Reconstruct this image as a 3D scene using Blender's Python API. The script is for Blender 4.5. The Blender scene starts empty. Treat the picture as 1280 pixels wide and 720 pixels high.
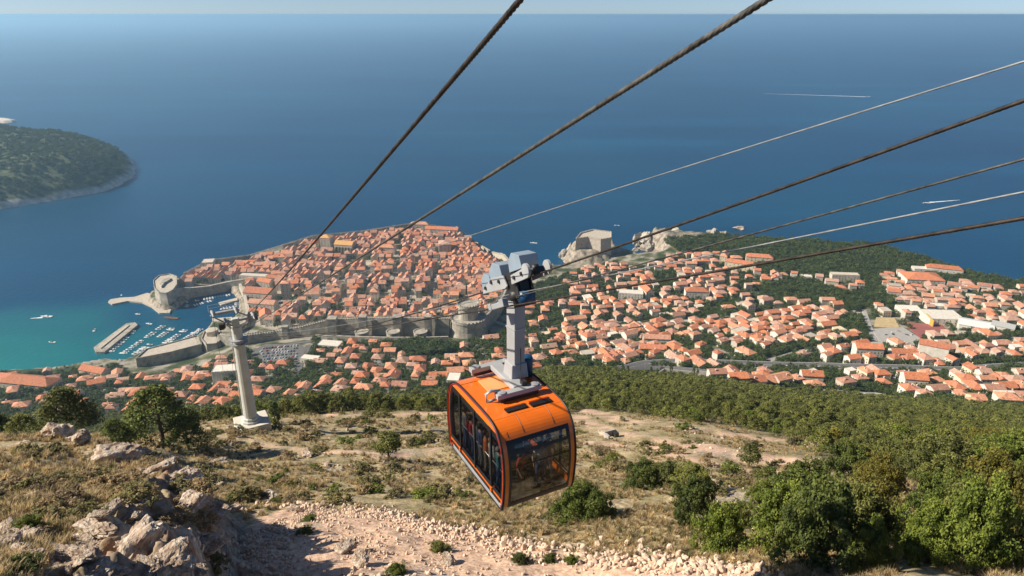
import bpy, bmesh, math, random
import numpy as np
from mathutils import Vector, Matrix
random.seed(7); np.random.seed(7)
R = math.radians
sc = bpy.context.scene
C = sc.collection
# ------------------------------------------------------------------ camera
CAM_H = 405.0; PITCH = R(21.5); F = 868.0
cp, sp = math.cos(PITCH), math.sin(PITCH)
cd = bpy.data.cameras.new('camera'); cam = bpy.data.objects.new('camera', cd); C.objects.link(cam)
cam.location = (0, 0, CAM_H); cam.rotation_euler = (R(90) - PITCH, 0, 0)
cd.sensor_width = 36; cd.lens = 36 * F / 1280; cd.clip_start = .1; cd.clip_end = 200000
sc.camera = cam
# ------------------------------------------------------------------ light
SUN_EL, SUN_AZ = R(37), R(-94)         # azimuth measured from +Y towards +X
w = bpy.data.worlds.new('World'); sc.world = w; w.use_nodes = True
wn = w.node_tree.nodes; wl = w.node_tree.links
bg = wn['Background']; sky = wn.new('ShaderNodeTexSky'); sky.sky_type = 'NISHITA'; sky.sun_disc = False
sky.sun_elevation = SUN_EL; sky.sun_rotation = SUN_AZ; sky.altitude = 400; sky.air_density = .45; sky.dust_density = .25; sky.ozone_density = 3
wl.new(sky.outputs[0], bg.inputs[0]); bg.inputs[1].default_value = .068
sl = bpy.data.lights.new('sun', 'SUN'); sun = bpy.data.objects.new('sun', sl); C.objects.link(sun)
sl.energy = 4.9; sl.angle = R(.5); sl.color = (1, .90, .75)
sd_ = Vector((math.sin(SUN_AZ) * math.cos(SUN_EL), math.cos(SUN_AZ) * math.cos(SUN_EL), math.sin(SUN_EL)))
sun.rotation_euler = sd_.to_track_quat('Z', 'Y').to_euler(); sun.location = (0, 0, 600)
sc.view_settings.view_transform = 'Standard'; sc.view_settings.look = 'None'
sc.view_settings.exposure = 0.62; sc.view_settings.gamma = 1
sc.render.engine = 'CYCLES'; sc.cycles.use_denoising = True
sc.cycles.max_bounces = 6; sc.cycles.volume_bounces = 1; sc.cycles.transparent_max_bounces = 12
# ------------------------------------------------------------------ pixel rays of the photograph's camera
def ray(px, py):
    a = (360 - py)
    return np.array([(px - 640), F * cp + a * sp, -F * sp + a * cp])
def at(px, py, z):                      # the place at height z seen there
    d = ray(px, py); s = (z - CAM_H) / d[2]
    return (d[0] * s, d[1] * s)
def at_y(px, py, Y):
    d = ray(px, py); s = Y / d[1]
    return Vector((d[0] * s, Y, CAM_H + d[2] * s))
def tan_dep(py):
    d = ray(640, py); return -d[2] / d[1]
# ------------------------------------------------------------------ numpy noise
def _h(ix, iy, s):
    n = (ix.astype(np.int64) * 374761393 + iy.astype(np.int64) * 668265263 + s * 1274126177) & 0xffffffff
    n = ((n ^ (n >> 13)) * 1274126177) & 0xffffffff
    return ((n ^ (n >> 16)) & 0xffff) / 65535.0
def vnoise(x, y, s=0):
    ix, iy = np.floor(x), np.floor(y); fx, fy = x - ix, y - iy
    fx = fx * fx * (3 - 2 * fx); fy = fy * fy * (3 - 2 * fy)
    a = _h(ix, iy, s); b = _h(ix + 1, iy, s); c = _h(ix, iy + 1, s); d = _h(ix + 1, iy + 1, s)
    return (a + (b - a) * fx) * (1 - fy) + (c + (d - c) * fx) * fy
def fbm(x, y, o=4, s=0):
    r = 0; a = .5
    for k in range(o):
        r = r + a * (vnoise(x, y, s + k) * 2 - 1); x = x * 2.03 + 7.1; y = y * 2.03 + 3.7; a *= .5
    return r
def sdist(X, Y, poly, closed=True):     # signed distance, positive inside
    P = np.array(poly, float); n = len(P)
    d = np.full(X.shape, 1e12); inside = np.zeros(X.shape, bool)
    for i in range(n if closed else n - 1):
        ax, ay = P[i]; bx, by = P[(i + 1) % n]
        ex, ey = bx - ax, by - ay; L = ex * ex + ey * ey + 1e-9
        t = np.clip(((X - ax) * ex + (Y - ay) * ey) / L, 0, 1)
        d = np.minimum(d, (X - ax - t * ex) ** 2 + (Y - ay - t * ey) ** 2)
        if closed:
            c = ((ay > Y) != (by > Y)) & (X < (bx - ax) * (Y - ay) / (by - ay + 1e-12) + ax)
            inside ^= c
    d = np.sqrt(d)
    return np.where(inside, d, -d) if closed else d
# ------------------------------------------------------------------ the hill and the shore as a height function
def prof(*pts):
    Ys, dr = [], []
    for a in pts:
        if a[0] == 'z': Y, drop = a[1], CAM_H - a[2]
        elif a[0] == 'd': Y, drop = a[1], a[2]
        else: Y = a[1]; drop = Y * tan_dep(a[0])
        Ys.append(Y); dr.append(drop)
    return np.array(Ys, float), CAM_H - np.array(dr, float)
far_l = [('z', 777, 2), ('z', 1000, 6), ('z', 1500, 20)]
COLS = [
 (-300, prof((720, 12), (680, 16), (640, 21), (600, 27), (570, 33), (550, 38), ('d', 62, 42.5), ('d', 110, 78), ('d', 200, 148), ('d', 350, 245), ('z', 500, 80), ('z', 560, 58), ('z', 600, 45), ('z', 640, 33), ('z', 700, 12), *far_l)),
 (0, prof((720, 12), (680, 16), (640, 21), (600, 27), (570, 33), (552, 39), ('d', 62, 42.5), ('d', 110, 78), ('d', 200, 148), ('d', 350, 245), ('z', 500, 80), ('z', 560, 58), ('z', 600, 45), ('z', 640, 33), ('z', 700, 12), *far_l)),
 (120, prof((720, 13), (680, 17), (640, 22), (600, 28), (570, 34), (548, 40), ('d', 62, 42.5), ('d', 110, 78), ('d', 200, 148), ('d', 350, 245), ('z', 500, 80), ('z', 560, 58), ('z', 600, 45), ('z', 640, 33), ('z', 700, 14), *far_l)),
 (200, prof((720, 14), (680, 18), (640, 23.5), (610, 28.5), (578, 34), ('d', 46, 35.5), (562, 64), (550, 80), (540, 94), ('d', 130, 92), ('d', 200, 140), ('d', 350, 235), ('z', 500, 88), ('z', 560, 62), ('z', 620, 46), ('z', 690, 24), ('z', 760, 6), ('z', 1000, 8), ('z', 1500, 20))),
 (238, prof((720, 15), (680, 19.5), (650, 24), (620, 29), (590, 34), ('d', 44, 36), (578, 62), (560, 76), (540, 94), (528, 110), ('d', 200, 133), ('d', 350, 230), ('z', 500, 95), ('z', 560, 64), ('z', 620, 48), ('z', 690, 27), ('z', 760, 9), ('z', 860, 4), ('z', 1000, 10), ('z', 1500, 22))),
 (300, prof((720, 26), (690, 30), (660, 36), (640, 42), (600, 58), (560, 78), (536, 93), (522, 112), ('d', 200, 131), ('d', 350, 226), ('d', 500, 309), ('z', 560, 74), ('z', 620, 56), ('z', 680, 42), ('z', 745, 29), ('z', 800, 17), ('z', 840, 8), ('z', 900, 4), ('z', 1050, 10), ('z', 1500, 24))),
 (420, prof((720, 26), (690, 30), (660, 36), (640, 42), (600, 57), (560, 78), (535, 98), (512, 128), ('d', 200, 128.5), ('d', 350, 224), ('d', 500, 303), ('z', 570, 78), ('z', 630, 60), ('z', 690, 47), ('z', 750, 37), ('z', 810, 27), ('z', 880, 15), ('z', 930, 12), ('z', 1050, 14), ('z', 1200, 22), ('z', 1500, 26))),
 (560, prof((720, 26), (690, 31), (660, 37), (640, 43), (600, 58), (560, 80), (530, 105), (506, 140), ('d', 200, 127), ('d', 350, 219), ('d', 500, 294), ('z', 560, 84), ('z', 640, 64), ('z', 700, 51), ('z', 780, 34), ('z', 830, 26), ('z', 900, 12), ('z', 940, 9), ('z', 1050, 12), ('z', 1200, 22), ('z', 1500, 27))),
 (700, prof((720, 27), (680, 33), (650, 40), (620, 48), (600, 56), (560, 78), (530, 108), (512, 140), (504, 165), (494, 200), (479, 300), (472, 400), (466, 500), ('z', 600, 84), ('z', 690, 58), ('z', 760, 43), ('z', 835, 31), ('z', 900, 26), ('z', 970, 22), ('z', 1050, 18), ('z', 1120, 12), ('z', 1500, 10))),
 (850, prof((720, 24), (690, 28), (650, 36), (620, 45), (600, 52), (560, 72), (530, 100), (517, 130), (504, 180), (494, 240), (486, 320), (480, 400), (474, 500), ('z', 570, 98), ('z', 620, 80), ('z', 680, 63), ('z', 750, 48), ('z', 820, 38), ('z', 885, 33), ('z', 1020, 32), ('z', 1180, 33), ('z', 1500, 33))),
 (1000, prof((720, 22), (680, 28), (640, 38), (600, 52), (570, 70), (545, 100), (532, 130), (519, 180), (509, 240), (502, 320), (496, 400), (489, 490), ('z', 545, 100), ('z', 600, 85), ('z', 660, 72), ('z', 725, 60), ('z', 790, 50), ('z', 855, 44), ('z', 995, 40), ('z', 1150, 42), ('z', 1500, 40))),
 (1150, prof((720, 20), (680, 26), (640, 36), (600, 50), (575, 70), (550, 105), (537, 150), (528, 200), (519, 280), (512, 360), (506, 440), (498, 510), ('z', 550, 98), ('z', 600, 85), ('z', 660, 73), ('z', 720, 62), ('z', 780, 55), ('z', 840, 51), ('z', 985, 44), ('z', 1150, 42), ('z', 1500, 42))),
 (1290, prof((720, 20), (680, 26), (640, 36), (600, 50), (577, 75), (557, 110), (544, 160), (534, 220), (526, 300), (520, 380), (515, 450), (507, 492), ('z', 520, 106), ('z', 570, 93), ('z', 620, 83), ('z', 705, 69), ('z', 770, 60), ('z', 900, 50), ('z', 1100, 45), ('z', 1500, 45))),
 (1650, prof((720, 20), (680, 26), (640, 36), (600, 50), (577, 75), (557, 110), (544, 160), (534, 220), (526, 300), (520, 380), (515, 450), (507, 492), ('z', 520, 106), ('z', 570, 93), ('z', 620, 83), ('z', 705, 69), ('z', 770, 60), ('z', 900, 50), ('z', 1100, 45), ('z', 1500, 45))),
]
_YG = np.concatenate([np.linspace(5, 60, 300), np.linspace(60.5, 1600, 1500)])
_COLX, _COLZ = [], []
for px, (Ys, Zs) in COLS:
    z = np.interp(_YG, Ys, Zs)
    # soften the kinks of the profile, in log distance
    lg = np.linspace(math.log(5), math.log(1600), 900); zz = np.interp(np.exp(lg), _YG, z)
    k = np.hanning(19); k /= k.sum()
    zz = np.convolve(np.pad(zz, 9, mode='edge'), k, 'valid')
    z = np.interp(_YG, np.exp(lg), zz)
    _COLZ.append(z)
    d = CAM_H - z; t = d / _YG          # depression -> image row -> the column's X at that distance
    a = (F * cp * t - F * sp) / (t * sp * -1 - cp) * -1
    py_off = (F * cp * t - F * sp) / (-t * sp - cp)     # 360-py
    _COLX.append((px - 640) / (F * cp + py_off * sp) * _YG)
_COLX = np.array(_COLX); _COLZ = np.array(_COLZ)
COAST_PX = [(-300, 478, 0), (0, 467, 0), (62, 463, 0), (80, 461, 0), (104, 455, 0), (133, 449, 0), (150, 453, 0), (160, 451, 0), (172, 445, 0), (185, 439, 0), (215, 431, 0), (245, 423, 0), (258, 414, 0), (264, 406, 0), (290, 401, 0), (299, 392, 0), (299, 376, 0), (292, 367, 0), (285, 364, 0), (240, 372, 0), (228, 380, 0), (221, 387, 0), (206, 390, 0), (195, 387, 0), (184, 378, 0), (188, 366, 0), (190, 352, 20), (200, 345, 20), (235, 333, 22), (262, 320, 22), (277, 321, 25), (312, 313, 25), (355, 303, 25), (392, 293, 25), (455, 287, 25), (495, 281, 25), (525, 277, 28), (572, 281, 28), (586, 295, 28), (602, 305, 25), (619, 317, 22), (634, 321, 15), (640, 334, 0), (655, 343, 0), (680, 341, 0), (697, 339, 0), (712, 333, 0), (703, 327, 0), (699, 320, 0), (705, 305, 25), (722, 289, 33), (745, 288, 33), (766, 292, 33), (767, 305, 0), (772, 318, 0), (783, 323, 0), (800, 331, 0), (817, 332, 0), (822, 324, 0), (808, 314, 0), (792, 312, 0), (790, 303, 8), (794, 291, 36), (810, 281, 36), (850, 282, 36), (890, 286, 36), (912, 291, 36), (945, 297, 38), (1000, 301, 38), (1060, 303, 38), (1095, 304, 40), (1140, 318, 40), (1180, 328, 42), (1240, 346, 44), (1290, 354, 46), (1650, 412, 48)]
COAST = [at(*p) for p in COAST_PX] + [(3500, -400), (-3500, -400)]
LOV = at(736, 309, 30); GRA = at(815, 290, 36)
def H(X, Y):
    X = np.asarray(X, float); Y = np.asarray(Y, float); sh = X.shape
    X = X.ravel(); Y = Y.ravel(); Yc = np.clip(Y, 5, 1600)
    n = len(_COLX); cx = np.array([np.interp(Yc, _YG, _COLX[i]) for i in range(n)]); cz = np.array([np.interp(Yc, _YG, _COLZ[i]) for i in range(n)])
    z = cz[0].copy()
    for i in range(n - 1):
        m = (X >= cx[i]) & (X < cx[i + 1])
        t = (X[m] - cx[i][m]) / (cx[i + 1][m] - cx[i][m])
        t2 = t * t * (3 - 2 * t); t = t * .35 + t2 * .65
        z[m] = cz[i][m] * (1 - t) + cz[i + 1][m] * t
    z[X >= cx[-1]] = cz[-1][X >= cx[-1]]
    # relief near the viewer
    near = np.clip((430 - Y) / 330, 0, 1)
    z = z + near * (fbm(X / 9, Y / 9, 4, 3) * 1.1 * np.clip(Y / 60, .25, 1) + fbm(X / 1.7, Y / 1.7, 4, 11) * .28)
    # the rocky bank on the left: ledges and blocks
    bk = bank_mask(X, Y)
    st = fbm(X / 2.6 + 5, Y / 2.6, 4, 21)
    st2 = np.abs(fbm(X / 1.1 + 3, Y / 1.6, 3, 23)); z = z + bk * (np.abs(st) * 2.3 - .35 - st2 * .7 + np.floor(fbm(X / 3, Y / 3, 2, 25) * 5) * .22 + fbm(X / .45, Y / .45, 3, 31) * .22)
    # rocks by the sea
    far = Y > 700
    if far.any():
        Xf, Yf = X[far], Y[far]; zf = z[far]
        d = np.hypot((Xf - LOV[0] + 6) / 1.15, (Yf - LOV[1] + 6) / .9)
        zf = np.maximum(zf, np.clip(38 - np.maximum(d - 30, 0) * 1.15, 3, 35) + (fbm(Xf / 9, Yf / 9, 4, 5) * 13 - np.abs(fbm(Xf / 14, Yf / 14, 3, 6)) * 14) * np.clip((d - 27) / 10, 0, 1))
        d = np.hypot((Xf - GRA[0]) / 1.9, (Yf - GRA[1] + 6) / 1.1)
        zf = np.maximum(zf, np.clip(40 - np.maximum(d - 24, 0) * .8, 3, 38) + (fbm(Xf / 10, Yf / 10, 4, 8) * 10 - np.abs(fbm(Xf / 16, Yf / 16, 3, 9)) * 14) * np.clip((d - 14) / 12, 0, 1))
        s = sdist(Xf, Yf, COAST)
        s = s + fbm(Xf / 18, Yf / 18, 4, 41) * 6 * np.clip((Yf - 1000) / 60, 0, 1)
        zf = np.minimum(zf, np.clip(-2.0 + 1.9 * (s + 1.2), -6, 900))
        z[far] = zf
    return z.reshape(sh)
def colx(px, Y):                        # X of that image column at ground distance Y
    i = np.interp(px, [c[0] for c in COLS], range(len(COLS))); a = int(i); b = min(a + 1, len(COLS) - 1)
    xa = np.interp(Y, _YG, _COLX[a]); xb = np.interp(Y, _YG, _COLX[b]); return xa + (xb - xa) * (i - a)
_bY = np.array([10, 15, 20, 25, 30, 36, 46.]); _bX0 = np.array([colx(q, y) for y, q in zip(_bY, (55, 80, 120, 165, 188, 203, 215))]); _bX1 = np.array([colx(315, y) for y in _bY])
def bank_mask(X, Y):
    a = np.interp(Y, _bY, _bX0); b = np.interp(Y, _bY, _bX1)
    m = np.clip((X - a + .8) / 1.6, 0, 1) * np.clip((b - X + .3) / 1.2, 0, 1)
    return m * np.clip((41 - Y) / 5, 0, 1) * np.clip((Y - 7) / 3, 0, 1)
def h1(x, y): return float(H(np.array([x]), np.array([y]))[0])
_hY = np.concatenate([np.linspace(8, 60, 400), np.linspace(60, 1560, 1800)])
def hit(px, py, up=0.0):                # the ground seen at that pixel
    d = ray(px, py); X = _hY * d[0] / d[1]; Z = CAM_H + _hY * d[2] / d[1] - up
    g = H(X, _hY); k = np.argmax(Z < np.maximum(g, 0)); k = max(k, 1)
    a = Z[k - 1] - max(g[k - 1], 0); b = Z[k] - max(g[k], 0); t = a / (a - b + 1e-9); y = _hY[k - 1] + (_hY[k] - _hY[k - 1]) * min(max(t, 0), 1)
    x = y * d[0] / d[1]; return Vector((x, y, h1(x, y)))
def hits(pts): return [hit(*p) for p in pts]
def proj(P):
    X, Y, Z = P[0], P[1], P[2] - CAM_H
    fw = Y * cp - Z * sp; return 640 + F * X / fw, 360 - F * (Y * sp + Z * cp) / fw
# ------------------------------------------------------------------ object helpers
def tag(o, label=None, cat=None, group=None, kind=None):
    if label: o['label'] = label
    if cat: o['category'] = cat
    if group: o['group'] = group
    if kind: o['kind'] = kind
    return o
def link(name, me, parent=None, mats=()):
    o = bpy.data.objects.new(name, me); C.objects.link(o)
    if parent: o.parent = parent
    return o
def mesh(name, v, f, mats=(), mi=None, smooth=False):
    me = bpy.data.meshes.new(name); me.from_pydata([tuple(a) for a in v], [], [tuple(a) for a in f])
    for m in mats: me.materials.append(m)
    if mi is not None: me.polygons.foreach_set('material_index', np.array(mi, np.int32))
    if smooth: me.polygons.foreach_set('use_smooth', np.ones(len(me.polygons), bool))
    me.update(); return me
def empty(name, loc=(0, 0, 0), rz=0):
    o = bpy.data.objects.new(name, None); C.objects.link(o); o.location = loc; o.rotation_euler = (0, 0, rz); o.empty_display_size = .3; return o
class MB:
    def __init__(s): s.v = []; s.f = []; s.m = []
    def add(s, v, f, m=0):
        n = len(s.v); s.v += [tuple(a) for a in v]; s.f += [tuple(i + n for i in a) for a in f]; s.m += [m] * len(f); return s
    def box(s, c, d, rz=0, m=0, taper=1.0, M=None):
        hx, hy, hz = d[0] / 2, d[1] / 2, d[2] / 2; v = []
        for z in (-1, 1):
            t = taper if z > 0 else 1
            for x, y in ((-1, -1), (1, -1), (1, 1), (-1, 1)): v.append(Vector((x * hx * t, y * hy * t, z * hz)))
        Q = M or Matrix.Rotation(rz, 3, 'Z'); v = [Q @ a + Vector(c) for a in v]
        return s.add(v, [(3, 2, 1, 0), (4, 5, 6, 7), (0, 1, 5, 4), (1, 2, 6, 5), (2, 3, 7, 6), (3, 0, 4, 7)], m)
    def prism(s, pts, z0, z1, m=0, mtop=None, batter=0.0):
        n = len(pts); cx = sum(p[0] for p in pts) / n; cy = sum(p[1] for p in pts) / n
        ar = sum(pts[i][0] * pts[(i + 1) % n][1] - pts[(i + 1) % n][0] * pts[i][1] for i in range(n))
        if ar < 0: pts = pts[::-1]
        lo = []
        for p in pts:
            d = math.hypot(p[0] - cx, p[1] - cy) + 1e-6; k = 1 + batter / d; lo.append((cx + (p[0] - cx) * k, cy + (p[1] - cy) * k, z0 if not callable(z0) else z0(*p)))
        v = lo + [(p[0], p[1], z1 if not callable(z1) else z1(*p)) for p in pts]
        k = len(s.f)
        s.add(v, [(i, (i + 1) % n, n + (i + 1) % n, n + i) for i in range(n)], m); s.add(v, [tuple(range(n, 2 * n))], mtop if mtop is not None else m)
        return s
    def tube(s, p, r, n=8, m=0, caps=True):
        if not hasattr(r, '__len__'): r = [r] * len(p)
        p = [Vector(a) for a in p]; base = len(s.v); rings = []
        for i, a in enumerate(p):
            t = (p[min(i + 1, len(p) - 1)] - p[max(i - 1, 0)]).normalized()
            u = t.cross(Vector((0, 0, 1)) if abs(t.z) < .95 else Vector((1, 0, 0))).normalized(); w_ = t.cross(u)
            rings.append([a + (u * math.cos(2 * math.pi * k / n) + w_ * math.sin(2 * math.pi * k / n)) * r[i] for k in range(n)])
        v = [x for q in rings for x in q]; f = []
        for i in range(len(p) - 1):
            for k in range(n):
                f.append((i * n + k, i * n + (k + 1) % n, (i + 1) * n + (k + 1) % n, (i + 1) * n + k))
        if caps: f += [tuple(range(n))[::-1], tuple(range(len(v) - n, len(v)))]
        return s.add(v, f, m)
    def lathe(s, c, prof_, n=16, m=0, a0=0, a1=2 * math.pi):
        c = Vector(c); v = []; f = []; full = abs(a1 - a0 - 2 * math.pi) < 1e-6; q = n if full else n + 1
        for r_, z in prof_:
            for k in range(q): a = a0 + (a1 - a0) * k / n; v.append((c.x + r_ * math.cos(a), c.y + r_ * math.sin(a), c.z + z))
        for i in range(len(prof_) - 1):
            for k in range(n):
                f.append((i * q + k, i * q + (k + 1) % q, (i + 1) * q + (k + 1) % q, (i + 1) * q + k))
        if full: f += [tuple(range(q))[::-1], tuple(range(len(v) - q, len(v)))]
        return s.add(v, f, m)
    def build(s, name, mats, parent=None, smooth=False, bevel=0):
        if not isinstance(mats, (list, tuple)): mats = [mats]
        o = link(name, mesh(name, s.v, s.f, mats, s.m, smooth), parent)
        if bevel:
            b = o.modifiers.new('bevel', 'BEVEL'); b.width = bevel; b.segments = 2; b.limit_method = 'ANGLE'
        return o
# ------------------------------------------------------------------ materials
def newmat(name):
    m = bpy.data.materials.new(name); m.use_nodes = True; nt = m.node_tree; return m, nt, nt.nodes['Principled BSDF']
def noise_node(nt, scale, detail=4, coord='Object'):
    tc = nt.nodes.new('ShaderNodeTexCoord'); n = nt.nodes.new('ShaderNodeTexNoise'); n.inputs['Scale'].default_value = scale; n.inputs['Detail'].default_value = detail
    nt.links.new(tc.outputs[coord], n.inputs['Vector']); return n
def ramp(nt, src, stops):
    r = nt.nodes.new('ShaderNodeValToRGB'); e = r.color_ramp.elements
    while len(e) < len(stops): e.new(.5)
    for k, (p, c) in enumerate(stops): e[k].position = p; e[k].color = (*c, 1) if len(c) == 3 else c
    nt.links.new(src, r.inputs[0]); return r
def mix(nt, fac, a, b, kind='MIX'):
    m = nt.nodes.new('ShaderNodeMix'); m.data_type = 'RGBA'; m.blend_type = kind
    for s, v in ((m.inputs[0], fac), (m.inputs[6], a), (m.inputs[7], b)):
        if hasattr(v, 'is_linked'): nt.links.new(v, s)
        elif isinstance(v, (int, float)): s.default_value = v
        else: s.default_value = (*v, 1)
    return m.outputs[2]
def bump(nt, bs, h, strength=.3, dist=.05):
    b = nt.nodes.new('ShaderNodeBump'); b.inputs['Strength'].default_value = strength; b.inputs['Distance'].default_value = dist
    nt.links.new(h, b.inputs['Height']); nt.links.new(b.outputs[0], bs.inputs['Normal'])
def vary(c, k): return tuple(min(1, max(0, x * k)) for x in c)
def M_(name, col, rough=.7, nscale=2, amt=.25, metal=0, bmp=.0, bdist=.02, detail=4, coord='Object', rnd=.0):
    m, nt, bs = newmat(name); n = noise_node(nt, nscale, detail, coord)
    r = ramp(nt, n.outputs[0], [(.3, vary(col, 1 - amt)), (.7, vary(col, 1 + amt))]); out = r.outputs[0]
    if rnd:
        oi = nt.nodes.new('ShaderNodeObjectInfo'); rr = ramp(nt, oi.outputs['Random'], [(0, (1 - rnd,) * 3), (1, (1 + rnd * .6, 1 + rnd * .5, 1 + rnd * .4))]); out = mix(nt, 1.0, out, rr.outputs[0], 'MULTIPLY')
    nt.links.new(out, bs.inputs['Base Color']); bs.inputs['Roughness'].default_value = rough; bs.inputs['Metallic'].default_value = metal
    if bmp: bump(nt, bs, n.outputs[0], bmp, bdist)
    return m
ROOFC = [(.56, .205, .10), (.53, .20, .11), (.60, .285, .17), (.49, .255, .175), (.51, .31, .23), (.40, .20, .14)]
ROOFN = ['bright orange', 'deep orange', 'pale orange', 'weathered salmon', 'faded pink-brown', 'dull russet']
ROOFS = [M_('roof_tiles_%d' % i, c, .85, .55, .28, bmp=.5, bdist=.15, detail=8, rnd=.22) for i, c in enumerate(ROOFC)]
WALLC = [(.72, .68, .60), (.64, .57, .46), (.48, .43, .36), (.70, .60, .42), (.56, .50, .42)]
WALLN = ['white', 'cream', 'grey stone', 'pale yellow', 'beige']
WALLS = [M_('house_wall_%d' % i, c, .9, .3, .12, detail=6, rnd=.12) for i, c in enumerate(WALLC)]
WINM = M_('window_dark', (.035, .04, .045), .3, 3, .2)
STONE = M_('fortress_stone', (.37, .335, .28), .95, .16, .34, bmp=.8, bdist=.6, detail=12)
STONE2 = M_('sunbleached_paving', (.50, .44, .36), .95, .3, .15, detail=6)
ASPH = M_('asphalt', (.13, .125, .12), .9, .5, .25)
CONC = M_('concrete', (.40, .38, .35), .9, .5, .18, bmp=.2, detail=7)
WHITEP = M_('white_paint', (.78, .78, .76), .5, 1, .05)
# leaves
def leafmat(name, dark, light, trans=.25, rnd=.25):
    m, nt, bs = newmat(name)
    a = nt.nodes.new('ShaderNodeAttribute'); a.attribute_name = 'tone'
    r = ramp(nt, a.outputs['Fac'], [(0, dark), (1, light)])
    oi = nt.nodes.new('ShaderNodeObjectInfo'); rr = ramp(nt, oi.outputs['Random'], [(0, (1 - rnd, 1 - rnd, 1 - rnd)), (1, (1 + rnd * 1.2, 1 + rnd, 1))])
    c = mix(nt, 1.0, r.outputs[0], rr.outputs[0], 'MULTIPLY')
    nt.links.new(c, bs.inputs['Base Color']); bs.inputs['Roughness'].default_value = .65; bs.inputs['Specular IOR Level'].default_value = .25
    t = nt.nodes.new('ShaderNodeBsdfTranslucent'); nt.links.new(c, t.inputs[0]); ms = nt.nodes.new('ShaderNodeMixShader'); ms.inputs[0].default_value = trans
    nt.links.new(bs.outputs[0], ms.inputs[1]); nt.links.new(t.outputs[0], ms.inputs[2]); nt.links.new(ms.outputs[0], nt.nodes['Material Output'].inputs[0]); return m
L_PINE = leafmat('pine_needles', (.07, .092, .026), (.25, .26, .08))
L_DARK = leafmat('dark_leaves', (.055, .08, .024), (.165, .20, .055))
L_BRIGHT = leafmat('bright_leaves', (.075, .11, .022), (.22, .27, .055))
L_GOLD = leafmat('yellow_green_leaves', (.09, .095, .022), (.25, .22, .05))
L_OLIVE = leafmat('olive_scrub', (.11, .105, .05), (.30, .27, .13))
L_DRY = leafmat('dry_scrub', (.20, .15, .09), (.44, .34, .22))
L_GRASS = leafmat('dry_grass', (.42, .33, .20), (.69, .55, .36), .45)
L_TOWN = leafmat('town_foliage', (.036, .06, .022), (.115, .15, .045), .2)
BARK = M_('bark', (.12, .09, .065), .95, 6, .3, bmp=.5)
# ------------------------------------------------------------------ foliage
def leaf_quads(cent, rad, per, size, rng, flat=.5, zsq=.8):
    """many small leaf faces scattered round clump centres"""
    n = len(cent) * per; c = np.repeat(cent, per, 0); r = np.repeat(rad, per)
    d = rng.normal(size=(n, 3)); d /= np.linalg.norm(d, axis=1)[:, None]
    p = c + d * (r * rng.uniform(.35, 1, n) ** .6)[:, None] * np.array([1, 1, zsq])
    nn = d * (1 - flat) + rng.normal(size=(n, 3)) * flat; nn[:, 2] += .35; nn /= np.linalg.norm(nn, axis=1)[:, None]
    a = np.cross(nn, rng.normal(size=(n, 3))); a /= np.linalg.norm(a, axis=1)[:, None]; b = np.cross(nn, a)
    s = size * rng.uniform(.6, 1.35, n)[:, None]; a = a * s; b = b * s * .55
    v = np.stack([p - a, p - b * .9 + nn * s * .12, p + a, p + b * .9 + nn * s * .12], 1).reshape(-1, 3)
    f = np.arange(n * 4).reshape(n, 4)
    tone = np.clip(np.repeat(rng.uniform(.1, .85, len(cent)), per) + rng.uniform(-.2, .25, n), 0, 1)
    return v, f, tone
def raw_mesh(name, v, f, mats, tone=None, smooth=False):
    me = bpy.data.meshes.new(name); nv, nf = len(v), len(f); k = f.shape[1]
    me.vertices.add(nv); me.vertices.foreach_set('co', v.astype(np.float32).ravel())
    me.loops.add(nf * k); me.loops.foreach_set('vertex_index', f.astype(np.int32).ravel())
    me.polygons.add(nf); me.polygons.foreach_set('loop_start', np.arange(0, nf * k, k, dtype=np.int32)); me.polygons.foreach_set('loop_total', np.full(nf, k, np.int32))
    for m in mats: me.materials.append(m)
    if smooth: me.polygons.foreach_set('use_smooth', np.ones(nf, bool))
    me.update(calc_edges=True)
    if tone is not None:
        a = me.attributes.new('tone', 'FLOAT', 'FACE'); a.data.foreach_set('value', tone.astype(np.float32))
    return me
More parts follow.
